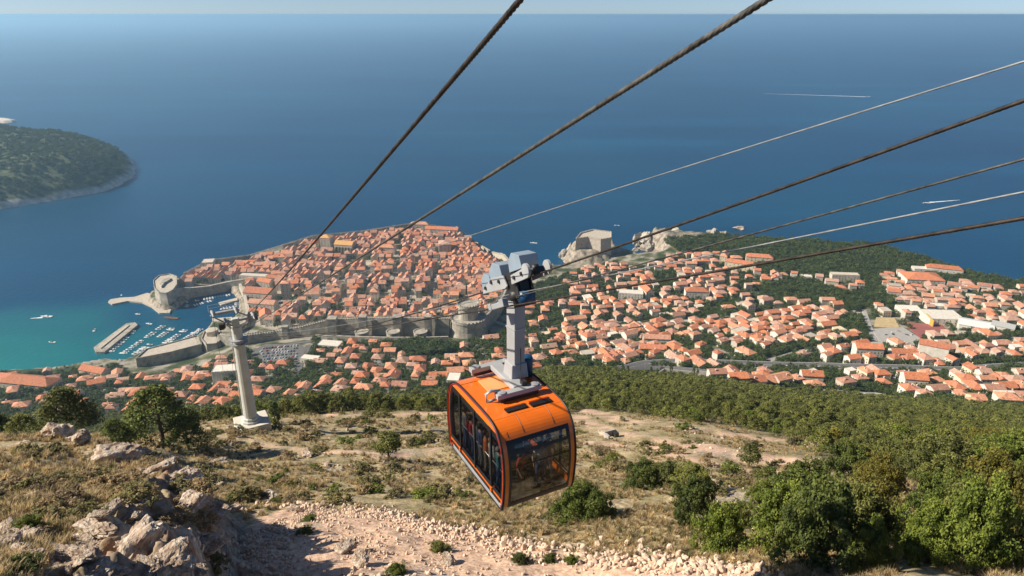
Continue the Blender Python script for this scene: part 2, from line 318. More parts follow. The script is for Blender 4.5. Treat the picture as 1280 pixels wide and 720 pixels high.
def crown_mesh(name, kind, seed, mat, nclump, per, size):
    rng = np.random.default_rng(seed)
    if kind == 'bush':                  # unit: radius 1, height ~1.5
        a = rng.uniform(0, 2 * math.pi, nclump); u = rng.uniform(0, 1, nclump) ** .5; z = rng.uniform(0, 1, nclump)
        lob = 1 + .22 * np.sin(a * 3 + seed) + .15 * np.sin(a * 5 + 2 * seed)
        r = u * np.sqrt(np.clip(1 - (z - .25) ** 2 / .62, 0, 1)) * .85 * lob
        c = np.stack([r * np.cos(a), r * np.sin(a), .15 + z * 1.15 * (1 - .25 * u)], 1); rad = rng.uniform(.07, .24, nclump); c = c * (1 + rng.uniform(-.12, .22, nclump)[:, None])
    elif kind == 'pine':                # unit: height 1 crown, broad irregular cone
        z = rng.uniform(0, 1, nclump) ** .85; a = rng.uniform(0, 2 * math.pi, nclump)
        w_ = (.44 * (1 - z) ** .7 + .06) * (1 + .25 * np.sin(a * 3 + z * 9 + seed)); r = w_ * rng.uniform(.35, 1, nclump) ** .5
        c = np.stack([r * np.cos(a), r * np.sin(a), .18 + z * .78 - r * .12], 1); rad = rng.uniform(.06, .13, nclump) * (1.15 - z * .5)
    elif kind == 'round':               # unit height 1
        a = rng.uniform(0, 2 * math.pi, nclump); ph = np.arccos(rng.uniform(-.7, 1, nclump)); rr = rng.uniform(.55, 1, nclump) * (.36 + .06 * np.sin(a * 3 + seed))
        c = np.stack([rr * np.sin(ph) * np.cos(a), rr * np.sin(ph) * np.sin(a), .6 + rr * np.cos(ph) * .95], 1); rad = rng.uniform(.07, .14, nclump)
    elif kind == 'cypress':
        z = rng.uniform(0, 1, nclump); a = rng.uniform(0, 2 * math.pi, nclump); r = .085 * np.sqrt(np.clip(1 - (z * 1.15 - .3) ** 2, 0.02, 1))
        c = np.stack([r * np.cos(a), r * np.sin(a), .06 + z * .9], 1); rad = rng.uniform(.03, .055, nclump)
    v, f, t = leaf_quads(c, rad, per, size, rng)
    return raw_mesh(name, v, f, [mat], t)
def trunk_mesh(name, h, r, seed, spread=.3, limbs=5, top=.7):
    rng = random.Random(seed); b = MB(); x = rng.uniform(-.04, .04) * h
    b.tube([(0, 0, -.08 * h), (x * .4, 0, h * .3), (x, x * .6, h * top)], [r * 1.25, r * .8, r * .25], 7)
    for k in range(limbs):
        a = rng.uniform(0, 6.28); z0 = h * rng.uniform(.15, top * .8); q = spread * h * rng.uniform(.6, 1)
        b.tube([(x * .4, 0, z0), (math.cos(a) * q * .5, math.sin(a) * q * .5, z0 + h * .1), (math.cos(a) * q, math.sin(a) * q, z0 + h * .22)], [r * .45, r * .3, r * .08], 5)
    return mesh(name, b.v, b.f, [BARK], b.m)
PINE = [(crown_mesh('pine_crown', 'pine', s, L_PINE, 90, 26, .03), trunk_mesh('pine_trunk', 1, .022, s)) for s in range(5)]
PINEF = [(crown_mesh('pine_crown', 'pine', 40 + s, L_PINE, 60, 9, .05), trunk_mesh('pine_trunk', 1, .022, s, limbs=2)) for s in range(3)]
ROUND = [(crown_mesh('tree_crown', 'round', 20 + s, L_TOWN, 60, 8, .055), trunk_mesh('tree_trunk', 1, .03, s, .2, 3, .6)) for s in range(4)]
CYPR = (crown_mesh('cypress_crown', 'cypress', 3, L_DARK, 90, 10, .03), trunk_mesh('cypress_trunk', 1, .02, 2, .02, 0, .5))
SCRUB = [crown_mesh('scrub_foliage', 'bush', 60 + s, m, 60, 26, .085) for s, m in enumerate((L_OLIVE, L_BRIGHT, L_DRY, L_PINE, L_OLIVE))]
def put_tree(name, loc, h, pair, label, cat, group, rz=None, wide=1.0, cname='crown'):
    t = empty(name, loc, random.uniform(0, 6.28) if rz is None else rz)
    c = link(cname, pair[0], t); k = link('trunk', pair[1], t)
    c.scale = (h * wide, h * wide, h); k.scale = (h * wide, h * wide, h); tag(t, label, cat, group); return t
# scatter as ONE stuff object by geometry nodes; source meshes are kept outside the scene
def scatter(name, P, S, meshes, kindlabel, cat, parent=None, tilt=.15, zs=None):
    src = bpy.data.collections.new(name + '_source')
    for i, m in enumerate(meshes): src.objects.link(bpy.data.objects.new(name + '_piece%d' % i, m))
    me = bpy.data.meshes.new(name); P = np.asarray(P, np.float32); n = len(P)
    me.vertices.add(n); me.vertices.foreach_set('co', P.ravel())
    rng = np.random.default_rng(abs(hash(name)) % 1000 if False else len(name) * 13)
    sca = np.asarray(S, np.float32).reshape(n, -1); sca = np.repeat(sca, 3, 1) if sca.shape[1] == 1 else sca
    rot = np.stack([rng.uniform(-tilt, tilt, n), rng.uniform(-tilt, tilt, n), rng.uniform(0, 6.28, n)], 1).astype(np.float32)
    a = me.attributes.new('sca', 'FLOAT_VECTOR', 'POINT'); a.data.foreach_set('vector', sca.astype(np.float32).ravel())
    a = me.attributes.new('rot', 'FLOAT_VECTOR', 'POINT'); a.data.foreach_set('vector', rot.ravel())
    a = me.attributes.new('pick', 'INT', 'POINT'); a.data.foreach_set('value', rng.integers(0, len(meshes), n).astype(np.int32))
    o = link(name, me, parent)
    g = bpy.data.node_groups.new(name, 'GeometryNodeTree')
    g.interface.new_socket('Geometry', in_out='INPUT', socket_type='NodeSocketGeometry'); g.interface.new_socket('Geometry', in_out='OUTPUT', socket_type='NodeSocketGeometry')
    N, L = g.nodes, g.links; gi = N.new('NodeGroupInput'); go = N.new('NodeGroupOutput'); ip = N.new('GeometryNodeInstanceOnPoints')
    ci = N.new('GeometryNodeCollectionInfo'); ci.inputs['Collection'].default_value = src; ci.inputs['Separate Children'].default_value = True; ci.inputs['Reset Children'].default_value = True
    def attr(nm, ty):
        q = N.new('GeometryNodeInputNamedAttribute'); q.data_type = ty; q.inputs['Name'].default_value = nm; return q.outputs['Attribute']
    L.new(gi.outputs[0], ip.inputs['Points']); L.new(ci.outputs[0], ip.inputs['Instance']); ip.inputs['Pick Instance'].default_value = True
    L.new(attr('pick', 'INT'), ip.inputs['Instance Index']); L.new(attr('rot', 'FLOAT_VECTOR'), ip.inputs['Rotation']); L.new(attr('sca', 'FLOAT_VECTOR'), ip.inputs['Scale'])
    L.new(ip.outputs[0], go.inputs[0]); md = o.modifiers.new('scatter', 'NODES'); md.node_group = g
    if parent is None: tag(o, kindlabel, cat, kind='stuff')
    else: tag(o, kind='stuff')
    return o
# ================================================================== SETTING
# ---- masks in world coordinates
def world_line(pts): return [tuple(hit(*p)[:2]) for p in pts]
DIRT_POLY = world_line([(306, 646), (345, 636), (400, 632), (480, 636), (560, 655), (640, 672), (700, 684), (800, 690), (880, 702), (960, 716), (1000, 760), (640, 790), (300, 790)])
TERR = [([(690, 507), (745, 515), (800, 528), (870, 536), (960, 548), (1040, 556)], 2.2), ([(720, 520), (770, 541), (840, 553), (930, 573), (1010, 578)], 2.4), ([(690, 492), (730, 498), (790, 512)], 1.5),
        ([(745, 552), (820, 562), (900, 583), (960, 592)], 1.6), ([(340, 520), (420, 521), (520, 518), (600, 515)], 1.6), ([(250, 545), (330, 556), (420, 566), (480, 568), (540, 562)], 1.2), ([(870, 600), (900, 625), (915, 660)], 2.0)]
TERRW = [(world_line(p), wd) for p, wd in TERR]
WOOD_POLYS = [world_line([(690, 466), (760, 470), (860, 478), (950, 488), (1050, 497), (1150, 506), (1290, 514), (1500, 560), (1400, 640), (1290, 625), (1190, 612), (1090, 592), (1020, 572), (1040, 556), (960, 540), (870, 528), (800, 518), (740, 505), (690, 495)]),
              [(-560, 100), (-110, 112), (-60, 118), (100, 150), (140, 260), (140, 500), (60, 530), (-100, 530), (-320, 545), (-700, 545)]]
SEAWOOD = world_line([(840, 300), (905, 296), (1000, 308), (1060, 310), (1140, 325), (1240, 350), (1290, 362), (1240, 364), (1180, 352), (1110, 340), (1060, 345), (1000, 342), (950, 335), (900, 318), (850, 316), (820, 305)])
OLDTOWN = [at(px, py, z) for px, py, z in [(318, 407, 5), (345, 412, 16), (400, 402, 22), (470, 404, 26), (600, 404, 28), (622, 375, 22), (640, 345, 18), (622, 326, 20), (600, 312, 22), (584, 299, 24), (570, 290, 26), (525, 287, 26), (495, 291, 24), (455, 297, 23), (392, 303, 22), (355, 313, 22), (312, 323, 20), (277, 331, 18), (245, 341, 14), (226, 352, 12), (225, 364, 6), (262, 361, 5), (300, 354, 5), (306, 372, 5), (308, 392, 5)]]
# ---- ground mesh, fine near the viewer
us = np.concatenate([-np.linspace(1.9, 1.0, 22)[:-1], np.linspace(-1.0, 1.0, 620), np.linspace(1.0, 1.9, 22)[1:]])
ys = np.concatenate([np.linspace(-5, 9.5, 14), np.geomspace(10, 60, 330), np.geomspace(60.6, 450, 170), np.geomspace(453, 1560, 230)])
UU, YY = np.meshgrid(us, ys); XX = UU * (YY + 6) ; ZZ = H(XX, YY)
Xf, Yf = XX.ravel(), YY.ravel()
e_ = .35 + Yf * .004
sx = (H(Xf + e_, Yf) - H(Xf - e_, Yf)) / (2 * e_); sy = (H(Xf, Yf + e_) - H(Xf, Yf - e_)) / (2 * e_); slope = np.hypot(sx, sy)
nearm = Yf < 250
sdm = sdist(Xf, Yf, DIRT_POLY) + fbm(Xf / 2, Yf / 2, 4, 51) * 2.2
dirt = np.clip(sdm / .9 + .3, 0, 1) * (Yf < 60)
for ln, wd in TERRW:
    d = -(np.abs(sdist(Xf, Yf, ln, False)) - wd * (1 + .9 * fbm(Xf / 8, Yf / 8, 3, 61)))
    dirt = np.maximum(dirt, np.clip(d / .9 + .3, 0, 1) * np.clip(.75 + fbm(Xf / 3, Yf / 3, 3, 62) * 2.0, 0, 1) * (Yf > 44))
rock = np.clip((slope - .95) * 2.2 + fbm(Xf / 2, Yf / 2, 4, 71) * .6, 0, 1) * (Yf < 70)
bankm = bank_mask(Xf, Yf); rock = np.maximum(rock, bankm * np.clip(.55 + slope * .5 + fbm(Xf, Yf, 3, 73), 0, 1)); rust = bankm * np.clip(.35 + fbm(Xf / 2.2, Yf / 2.2, 3, 79) * 2.4, 0, 1)
rock = np.maximum(rock, np.clip(fbm(Xf / 5, Yf / 4, 4, 75) * 4 - 1.25, 0, 1) * (Yf < 200) * .8)
seaside = sdist(Xf, Yf, COAST)
rock = np.where(Yf > 700, np.clip((slope - .42) * 3 + fbm(Xf / 9, Yf / 9, 3, 76) * .8, 0, 1) * np.clip(1 - (np.abs(seaside) - 30) / 40, 0, 1), rock)
dl = np.minimum(np.hypot(Xf - LOV[0], Yf - LOV[1]) / 62, np.hypot((Xf - GRA[0]) / 1.5, Yf - GRA[1]) / 60)
rock = np.maximum(rock, np.clip((1.05 - dl) * 3, 0, 1) * (Yf > 900) * np.clip(.85 + fbm(Xf / 14, Yf / 14, 3, 77) * 1.6, 0, 1))
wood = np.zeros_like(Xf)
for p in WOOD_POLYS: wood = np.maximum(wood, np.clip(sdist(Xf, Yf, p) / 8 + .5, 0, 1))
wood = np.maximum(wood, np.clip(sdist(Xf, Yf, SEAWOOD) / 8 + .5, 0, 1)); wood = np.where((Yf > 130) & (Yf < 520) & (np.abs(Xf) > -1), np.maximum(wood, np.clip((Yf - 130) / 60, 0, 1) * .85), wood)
town = np.clip((Yf - 520) / 30, 0, 1) * (1 - wood); old = np.clip(sdist(Xf, Yf, OLDTOWN) / 6 + .5, 0, 1)
nr, nc = XX.shape; idx = np.arange(nr * nc).reshape(nr, nc)
gf = np.stack([idx[:-1, :-1], idx[:-1, 1:], idx[1:, 1:], idx[1:, :-1]], -1).reshape(-1, 4)
gv = np.stack([Xf, Yf, ZZ.ravel()], 1)
under = (ZZ.ravel()[gf] < -4).all(1); gf = gf[~under]
mg, nt, bs = newmat('hillside_ground')
def att(nt, n): a = nt.nodes.new('ShaderNodeAttribute'); a.attribute_name = n; return a.outputs['Fac']
n1 = noise_node(nt, .35, 6); n2 = noise_node(nt, 3.5, 8); n3 = noise_node(nt, .06, 5)
grass = ramp(nt, n1.outputs[0], [(.32, (.22, .20, .10)), (.5, (.40, .325, .195)), (.68, (.52, .425, .285))])
gr2 = ramp(nt, n2.outputs[0], [(.35, (.55, .52, .45)), (.65, (1.2, 1.2, 1.15))])
g = mix(nt, .85, grass.outputs[0], gr2.outputs[0], 'MULTIPLY')
dr = ramp(nt, n2.outputs[0], [(.3, (.48, .30, .195)), (.55, (.68, .47, .335)), (.75, (.78, .61, .465))])
rk = ramp(nt, n2.outputs[0], [(.3, (.20, .165, .13)), (.5, (.42, .37, .31)), (.7, (.58, .54, .48))])
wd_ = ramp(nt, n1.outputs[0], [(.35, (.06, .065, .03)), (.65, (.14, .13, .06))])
n4 = noise_node(nt, .045, 6)
tw = ramp(nt, n4.outputs[0], [(.40, (.045, .065, .028)), (.5, (.13, .13, .075)), (.60, (.34, .31, .26))])
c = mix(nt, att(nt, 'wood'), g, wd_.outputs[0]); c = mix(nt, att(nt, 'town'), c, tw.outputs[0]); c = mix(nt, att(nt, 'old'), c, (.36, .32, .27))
n7 = noise_node(nt, .16, 7); big = ramp(nt, n7.outputs[0], [(.38, (.40, .36, .31)), (.5, (.75, .71, .66)), (.64, (1.05, 1.02, .98))]); rk2 = mix(nt, .9, rk.outputs[0], big.outputs[0], 'MULTIPLY')
c = mix(nt, att(nt, 'dirt'), c, dr.outputs[0]); c = mix(nt, att(nt, 'rock'), c, rk2); rs = ramp(nt, n2.outputs[0], [(.3, (.20, .115, .07)), (.6, (.44, .28, .19))]); c = mix(nt, att(nt, 'rust'), c, rs.outputs[0])
nt.links.new(c, bs.inputs['Base Color']); bs.inputs['Roughness'].default_value = .95; bs.inputs['Specular IOR Level'].default_value = .2
bump(nt, bs, n2.outputs[0], .7, .12)
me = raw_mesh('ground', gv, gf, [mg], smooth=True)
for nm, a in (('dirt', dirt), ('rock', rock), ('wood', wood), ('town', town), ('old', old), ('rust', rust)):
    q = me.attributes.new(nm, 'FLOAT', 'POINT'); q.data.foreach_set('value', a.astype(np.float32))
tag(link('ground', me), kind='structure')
# ---- sea: a wide disc with a fine fan near the shore
rr = np.concatenate([[0], np.geomspace(300, 56000, 90)]); aa = np.linspace(0, 2 * math.pi, 181)[:-1]
v = [(0, 0, 0)]; f = []
for r_ in rr[1:]:
    for a in aa: v.append((r_ * math.sin(a), r_ * math.cos(a), 0))
n = len(aa)
for k in range(n): f.append((0, 1 + (k + 1) % n, 1 + k))
for i in range(len(rr) - 2):
    for k in range(n):
        a, b = 1 + i * n + k, 1 + i * n + (k + 1) % n; f.append((a, b, b + n, a + n))
mw, nt, bs = newmat('sea_water')
tc = nt.nodes.new('ShaderNodeTexCoord'); sepx = nt.nodes.new('ShaderNodeSeparateXYZ'); nt.links.new(tc.outputs['Object'], sepx.inputs[0])
def mth(op, a, b=None):
    q = nt.nodes.new('ShaderNodeMath'); q.operation = op
    for s, x in ((q.inputs[0], a), (q.inputs[1], b)):
        if x is None: continue
        if hasattr(x, 'is_linked'): nt.links.new(x, s)
        else: s.default_value = x
    return q.outputs[0]
SH = at(60, 440, 0)                     # shallow bank off the beach
nn_ = noise_node(nt, .006, 5)
dx = mth('DIVIDE', mth('SUBTRACT', sepx.outputs[0], SH[0] - 80), 330.); dy = mth('DIVIDE', mth('SUBTRACT', sepx.outputs[1], SH[1] - 10), 170.)
dd = mth('SQRT', mth('ADD', mth('MULTIPLY', dx, dx), mth('MULTIPLY', dy, dy)))
dd = mth('ADD', dd, mth('MULTIPLY', mth('SUBTRACT', nn_.outputs[0], .5), 1.1))
shal = ramp(nt, dd, [(.25, (.010, .155, .17)), (.75, (.007, .095, .145)), (1.0, (.003, .070, .145))])
n5 = noise_node(nt, .0007, 4); deep = ramp(nt, n5.outputs[0], [(.3, (.002, .038, .105)), (.5, (.002, .053, .125)), (.7, (.004, .070, .14))])
wt = nt.nodes.new('ShaderNodeMapRange'); nt.links.new(dd, wt.inputs[0]); wt.inputs[1].default_value = .8; wt.inputs[2].default_value = 1.3
mp = nt.nodes.new('ShaderNodeMapping'); mp.inputs['Scale'].default_value = (.0006, .0035, .001); mp.inputs['Rotation'].default_value = (0, 0, R(12)); nt.links.new(tc.outputs['Object'], mp.inputs[0]); ns_ = nt.nodes.new('ShaderNodeTexNoise'); ns_.inputs['Scale'].default_value = 1; ns_.inputs['Detail'].default_value = 7; nt.links.new(mp.outputs[0], ns_.inputs['Vector'])
sk_ = ramp(nt, ns_.outputs[0], [(.35, (.80, .82, .85)), (.55, (1, 1, 1)), (.68, (1.35, 1.3, 1.22))]); c = mix(nt, 1.0, mix(nt, wt.outputs[0], shal.outputs[0], deep.outputs[0]), sk_.outputs[0], 'MULTIPLY'); nt.links.new(c, bs.inputs['Base Color'])
bs.inputs['Roughness'].default_value = .32; bs.inputs['IOR'].default_value = 1.33; bs.inputs['Specular IOR Level'].default_value = .3
n6 = noise_node(nt, .12, 6); bump(nt, bs, n6.outputs[0], .35, 1.2)
tag(link('sea', mesh('sea', v, f, [mw])), kind='structure')
# ---- islands
def island(name, shore, hmax, ridge_k, step, label_kind='structure', rockw=.0):
    P = [at(*p, 0) for p in shore]; xs = [p[0] for p in P]; yy = [p[1] for p in P]
    gx = np.arange(min(xs) - 20, max(xs) + 20, step); gy = np.arange(min(yy) - 20, max(yy) + 20, step)
    X, Y = np.meshgrid(gx, gy); s = sdist(X, Y, P) + fbm(X / 60, Y / 60, 4, 81) * 14
    Z = -3 + np.clip(s, -3, 8) * .9 + hmax * (1 - np.exp(-np.clip(s, 0, 1e9) / ridge_k)) * (1 + .35 * fbm(X / 160, Y / 160, 4, 83)) * (s > 0)
    Z = Z + fbm(X / 12, Y / 12, 4, 85) * 2.5 * (s > 0)
    nr, nc = X.shape; idx = np.arange(nr * nc).reshape(nr, nc); f = np.stack([idx[:-1, :-1], idx[:-1, 1:], idx[1:, 1:], idx[1:, :-1]], -1).reshape(-1, 4)
    f = f[(Z.ravel()[f] > -2.9).any(1)]
    m, nt, bs = newmat(name + '_ground'); n = noise_node(nt, .08, 8); g = ramp(nt, n.outputs[0], [(.35, (.035, .05, .025)), (.65, (.10, .12, .05))]); rk = ramp(nt, n.outputs[0], [(.3, (.48, .40, .32)), (.6, (.78, .70, .60))])
    c = mix(nt, att(nt, 'rock'), g.outputs[0], rk.outputs[0]); nt.links.new(c, bs.inputs['Base Color']); bs.inputs['Roughness'].default_value = .95
    me = raw_mesh(name, np.stack([X.ravel(), Y.ravel(), Z.ravel()], 1), f, [m], smooth=True)
    rk_ = np.clip(1 - (s - (8 + rockw)) / 5 + fbm(X / 25, Y / 25, 3, 87) * 1.6, 0, 1).ravel(); q = me.attributes.new('rock', 'FLOAT', 'POINT'); q.data.foreach_set('value', rk_.astype(np.float32))
    tag(link(name, me), kind='structure'); return X, Y, Z, s
ISL = [(-420, 300), (-150, 281), (0, 262), (60, 252), (110, 244), (150, 233), (166, 222), (171, 210), (160, 195), (130, 187), (60, 178), (0, 172), (-150, 166), (-420, 170)]
iX, iY, iZ, iS = island('island', ISL, 92, 115, 9)
island('islet', [(-40, 156), (0, 154), (16, 153), (24, 151), (10, 149), (-40, 147)], 6, 20, 12, rockw=60)
rng = np.random.default_rng(5)
m = (iS.ravel() > 15); cand = np.stack([iX.ravel()[m], iY.ravel()[m], iZ.ravel()[m]], 1)
cand = cand[rng.random(len(cand)) < .42]; cand[:, :2] += rng.uniform(-4, 4, (len(cand), 2))
print('island trees', len(cand))
scatter('woodland', cand - [0, 0, 2], rng.uniform(9, 15, len(cand))[:, None] * np.array([[1.2, 1.2, .85]]), [p[0] for p in ROUND[:3]] , 'dark green woodland covering the wooded island', 'woodland')
# ================================================================== CABLE CAR
ORANGE = M_('orange_paint', (.84, .172, .012), .34, 2.2, .10, detail=9); BLACKR = M_('black_rubber', (.012, .012, .013), .5, 3, .1)
ORANGE.node_tree.nodes['Principled BSDF'].inputs['Coat Weight'].default_value = .4
GALV = M_('galvanised_grey', (.40, .41, .42), .45, 1.5, .14, metal=.25); GREYP = M_('light_grey_paint', (.36, .365, .37), .5, 1.2, .1)
COVER = M_('blue_grey_cover', (.25, .31, .37), .42, 1.4, .1); DARKS = M_('dark_steel', (.045, .043, .042), .5, 3, .3, metal=.4)
ALU = M_('aluminium_rail', (.72, .73, .74), .3, 2, .08, metal=.6); BLUEP = M_('blue_paint', (.012, .06, .14), .4, 2, .1); FLOORM = M_('cabin_floor', (.06, .06, .065), .7, 3, .2)
HATCH = M_('pale_orange_panel', (.82, .36, .14), .5, 1.5, .08)
def ropemat(name, a, b_, metal=.3):
    m, nt, bs = newmat(name); n = noise_node(nt, 6, 5); r = ramp(nt, n.outputs[0], [(.35, a), (.65, b_)]); nt.links.new(r.outputs[0], bs.inputs['Base Color']); bs.inputs['Roughness'].default_value = .55; bs.inputs['Metallic'].default_value = metal; return m
ROPE_D = ropemat('greased_rope', (.018, .014, .012), (.06, .045, .034)); ROPE_G = ropemat('grey_rope', (.035, .032, .028), (.13, .12, .105)); ROPE_L = ropemat('pale_rope', (.18, .19, .20), (.32, .32, .315))
def glassmat(name, tint, op):
    m = bpy.data.materials.new(name); m.use_nodes = True; nt = m.node_tree; nt.nodes.clear()
    o = nt.nodes.new('ShaderNodeOutputMaterial'); t = nt.nodes.new('ShaderNodeBsdfTransparent'); t.inputs[0].default_value = (*tint, 1)
    g = nt.nodes.new('ShaderNodeBsdfGlossy'); g.inputs['Roughness'].default_value = .04; lw = nt.nodes.new('ShaderNodeLayerWeight'); lw.inputs[0].default_value = .5
    pw_ = nt.nodes.new('ShaderNodeMath'); pw_.operation = 'POWER'; pw_.inputs[1].default_value = 4.0; nt.links.new(lw.outputs['Facing'], pw_.inputs[0]); ml = nt.nodes.new('ShaderNodeMath'); ml.operation = 'MULTIPLY'; ml.inputs[1].default_value = .7; nt.links.new(pw_.outputs[0], ml.inputs[0])
    q = nt.nodes.new('ShaderNodeMath'); q.operation = 'ADD'; q.inputs[1].default_value = op; nt.links.new(ml.outputs[0], q.inputs[0])
    s = nt.nodes.new('ShaderNodeMixShader'); nt.links.new(q.outputs[0], s.inputs[0]); nt.links.new(t.outputs[0], s.inputs[1]); nt.links.new(g.outputs[0], s.inputs[2]); nt.links.new(s.outputs[0], o.inputs[0]); return m
GLASS = glassmat('tinted_cabin_glass', (.44, .44, .43), .07)
RTRIM = M_('red_trim', (.42, .03, .015), .4, 2, .1)
CW, CL = 2.46, 4.2
S_ = [(-1.86, 0), (-2.0, .06), (-2.07, .3), (-2.13, .8), (-2.15, 1.2), (-2.12, 1.6), (-2.03, 2.0), (-1.9, 2.26), (-1.70, 2.48), (-1.4, 2.62), (-1.05, 2.68), (-.5, 2.70)]
def _cr(P, n=3):
    out = []
    for i in range(len(P) - 1):
        a, b_, c_, d = P[max(i - 1, 0)], P[i], P[i + 1], P[min(i + 2, len(P) - 1)]
        for k in range(n):
            t = k / n; out.append(tuple(.5 * (2 * b_[j] + (c_[j] - a[j]) * t + (2 * a[j] - 5 * b_[j] + 4 * c_[j] - d[j]) * t * t + (3 * b_[j] - a[j] - 3 * c_[j] + d[j]) * t ** 3) for j in (0, 1)))
    return out + [P[-1]]
S_ = _cr(S_)
SIL = S_ + [(-y, z) for y, z in S_[::-1]]              # closed side outline, front at -y
cabin = empty('cable_car_cabin', (-.13, 20.48, CAM_H - 14.74), .483); cabin.scale = (1.06, 1.05, 1.10)
tag(cabin, 'bright orange cable car cabin with dark windows hanging over the hillside', 'cable car')
hw = CW / 2; ST = [-hw + .03, -hw + .17, hw - .17, hw - .03]
b = MB(); m = len(SIL)
def in_glass(i):                        # silhouette segments replaced by the end windows
    (y0, z0), (y1, z1) = SIL[i], SIL[(i + 1) % m]; zc = (z0 + z1) / 2
    return abs((y0 + y1) / 2) > 1.8 and .1 < zc < 2.2
for i in range(m):
    (y0, z0), (y1, z1) = SIL[i], SIL[(i + 1) % m]
    for k in range(3):
        if k == 1 and in_glass(i): continue
        xa, xb = ST[k], ST[k + 1]; b.add([(xa, y0, z0), (xb, y0, z0), (xb, y1, z1), (xa, y1, z1)], [(0, 1, 2, 3)])
ctr = Vector((0, 1.32))
def inset(d, zb, zt):
    out = []
    for y, z in SIL:
        yy = math.copysign(max(abs(y) - d, 0), y); zz = min(max(z, zb), zt); out.append((yy, zz))
    r = [out[0]]
    for p in out[1:]:
        if abs(p[0] - r[-1][0]) + abs(p[1] - r[-1][1]) > 1e-3: r.append(p)
    return r
for sx_ in (-1, 1):                     # side skin: a ring between the outline and the window band, rounded towards the roof
    inner = [(math.copysign(max(abs(y) - .13, 0), y) if abs(y) > .6 else y, min(max(z, .34), 2.40)) for y, z in SIL]
    for i in range(m):
        j = (i + 1) % m
        b.add([(sx_ * (hw - .03), *SIL[i]), (sx_ * (hw - .03), *SIL[j]), (sx_ * hw, *inner[j]), (sx_ * hw, *inner[i])], [(0, 1, 2, 3)])
shell = b.build('shell', ORANGE, cabin, smooth=False); shell.data.polygons.foreach_set('use_smooth', np.ones(len(shell.data.polygons), bool))
es = shell.modifiers.new('edge', 'EDGE_SPLIT'); es.split_angle = R(35)
for sx_ in (-1, 1):
    b = MB(); b.tube([(sx_ * (hw + .0), y, z) for y, z in SIL] + [(sx_ * hw, *SIL[0])], .035, 6); b.build('edge_seal', BLACKR, cabin, True)
    b = MB(); b.tube([(sx_ * (hw + .012), y * .975, 1.35 + (z - 1.35) * .965) for y, z in SIL[1:-1]], .018, 5); b.build('trim', RTRIM, cabin, True)
def clip(poly, axis, val, keep_greater):
    out = []
    for i in range(len(poly)):
        p, q = poly[i], poly[(i + 1) % len(poly)]; a = p[axis] >= val if keep_greater else p[axis] <= val; c_ = q[axis] >= val if keep_greater else q[axis] <= val
        if a: out.append(p)
        if a != c_:
            t = (val - p[axis]) / (q[axis] - p[axis]); out.append((p[0] + (q[0] - p[0]) * t, p[1] + (q[1] - p[1]) * t))
    return out
win = inset(.15, .36, 2.38)
for sx_ in (-1, 1):
    fr = MB(); fr.add([(sx_ * (hw - .012), y, z) for y, z in win], [tuple(range(len(win)))] if sx_ > 0 else [tuple(range(len(win)))[::-1]])
    cuts = [-2.1, -1.26, -.08, 1.06, 2.1]
    # window frame: black band with real openings
    fr = MB()
    for k in range(4):
        y0, y1 = cuts[k], cuts[k + 1]; outer = clip(clip(win, 0, y0, True), 0, y1, False)
        cy_ = sum(p[0] for p in outer) / len(outer); cz_ = sum(p[1] for p in outer) / len(outer)
        inn = [(p[0] + max(-.07, min(.07, (cy_ - p[0]))) * (1 if abs(p[0] - cy_) > .1 else 0), p[1] + (.11 if p[1] < cz_ else -.2 if p[1] > 2.1 else -.06)) for p in outer]
        n_ = len(outer); x = sx_ * (hw + .006)
        fr.add([(x, *p) for p in outer] + [(x - sx_ * .02, *p) for p in inn], [(i, (i + 1) % n_, n_ + (i + 1) % n_, n_ + i) for i in range(n_)])
        pn = MB().add([(sx_ * (hw - .012), *p) for p in inn], [tuple(range(n_))]).build('side_window', GLASS, cabin)
    for yy_ in cuts[1:4]: fr.box((sx_ * (hw + .012), yy_, 1.35), (.03, .09, 2.0))
    fr.build('window_frame', BLACKR, cabin)
    MB().box((sx_ * (hw + .02), -.15, .13), (.05, 3.6, .11)).build('door_rail', ALU, cabin, bevel=.01)
    MB().box((sx_ * (hw + .02), 0, .235), (.035, 3.7, .05)).build('sill_strip', BLACKR, cabin)
    for yy_ in (-1.3, 1.1): MB().box((sx_ * (hw + .03), yy_, .33), (.05, .09, .14)).build('door_guide', ORANGE, cabin)
# end windows follow the bulge of the end
for e in (-1, 1):
    seg = [(y, z) for y, z in S_ if .05 <= z <= 2.27]; xs_ = [-hw + .17, hw - .17]
    def yat(z): return e * -np.interp(z, [p[1] for p in seg], [p[0] for p in seg])
    def band(z0, z1, inx, off, n=6):
        v_ = [(x, yat(z) + e * off, z) for z in np.linspace(z0, z1, n) for x in (xs_[0] + inx, xs_[1] - inx)]
        return v_, [(2 * i, 2 * i + 1, 2 * i + 3, 2 * i + 2) for i in range(n - 1)]
    MB().add(*band(.24, 1.86, .06, .0, 8)).build('end_window', GLASS, cabin)
    MB().add(*band(1.92, 2.16, .25, .004)).build('top_window', GLASS, cabin)
    fr = MB()
    for z0, z1 in ((.06, .25), (1.84, 1.94), (2.15, 2.27)): fr.add(*band(z0, z1, -.005, .012))
    for s_ in (0, 1):
        zz_ = np.linspace(.06, 2.27, 12); x0 = xs_[s_]; x1 = x0 + (.07 if s_ == 0 else -.07)
        fr.add([(x, yat(z) + e * .014, z) for z in zz_ for x in (x0, x1)], [(2 * i, 2 * i + 1, 2 * i + 3, 2 * i + 2) for i in range(11)])
        x1 = x0 + (.5 if s_ == 0 else -.12); fr.add([(x, yat(z) + e * .01, z) for z in (1.92, 2.17) for x in (x0, x1)], [(0, 1, 3, 2)])
    fr.box((0, yat(1.4) * .992, 1.45), (CW - .4, .03, .035)); fr.build('end_window_frame', BLACKR, cabin)
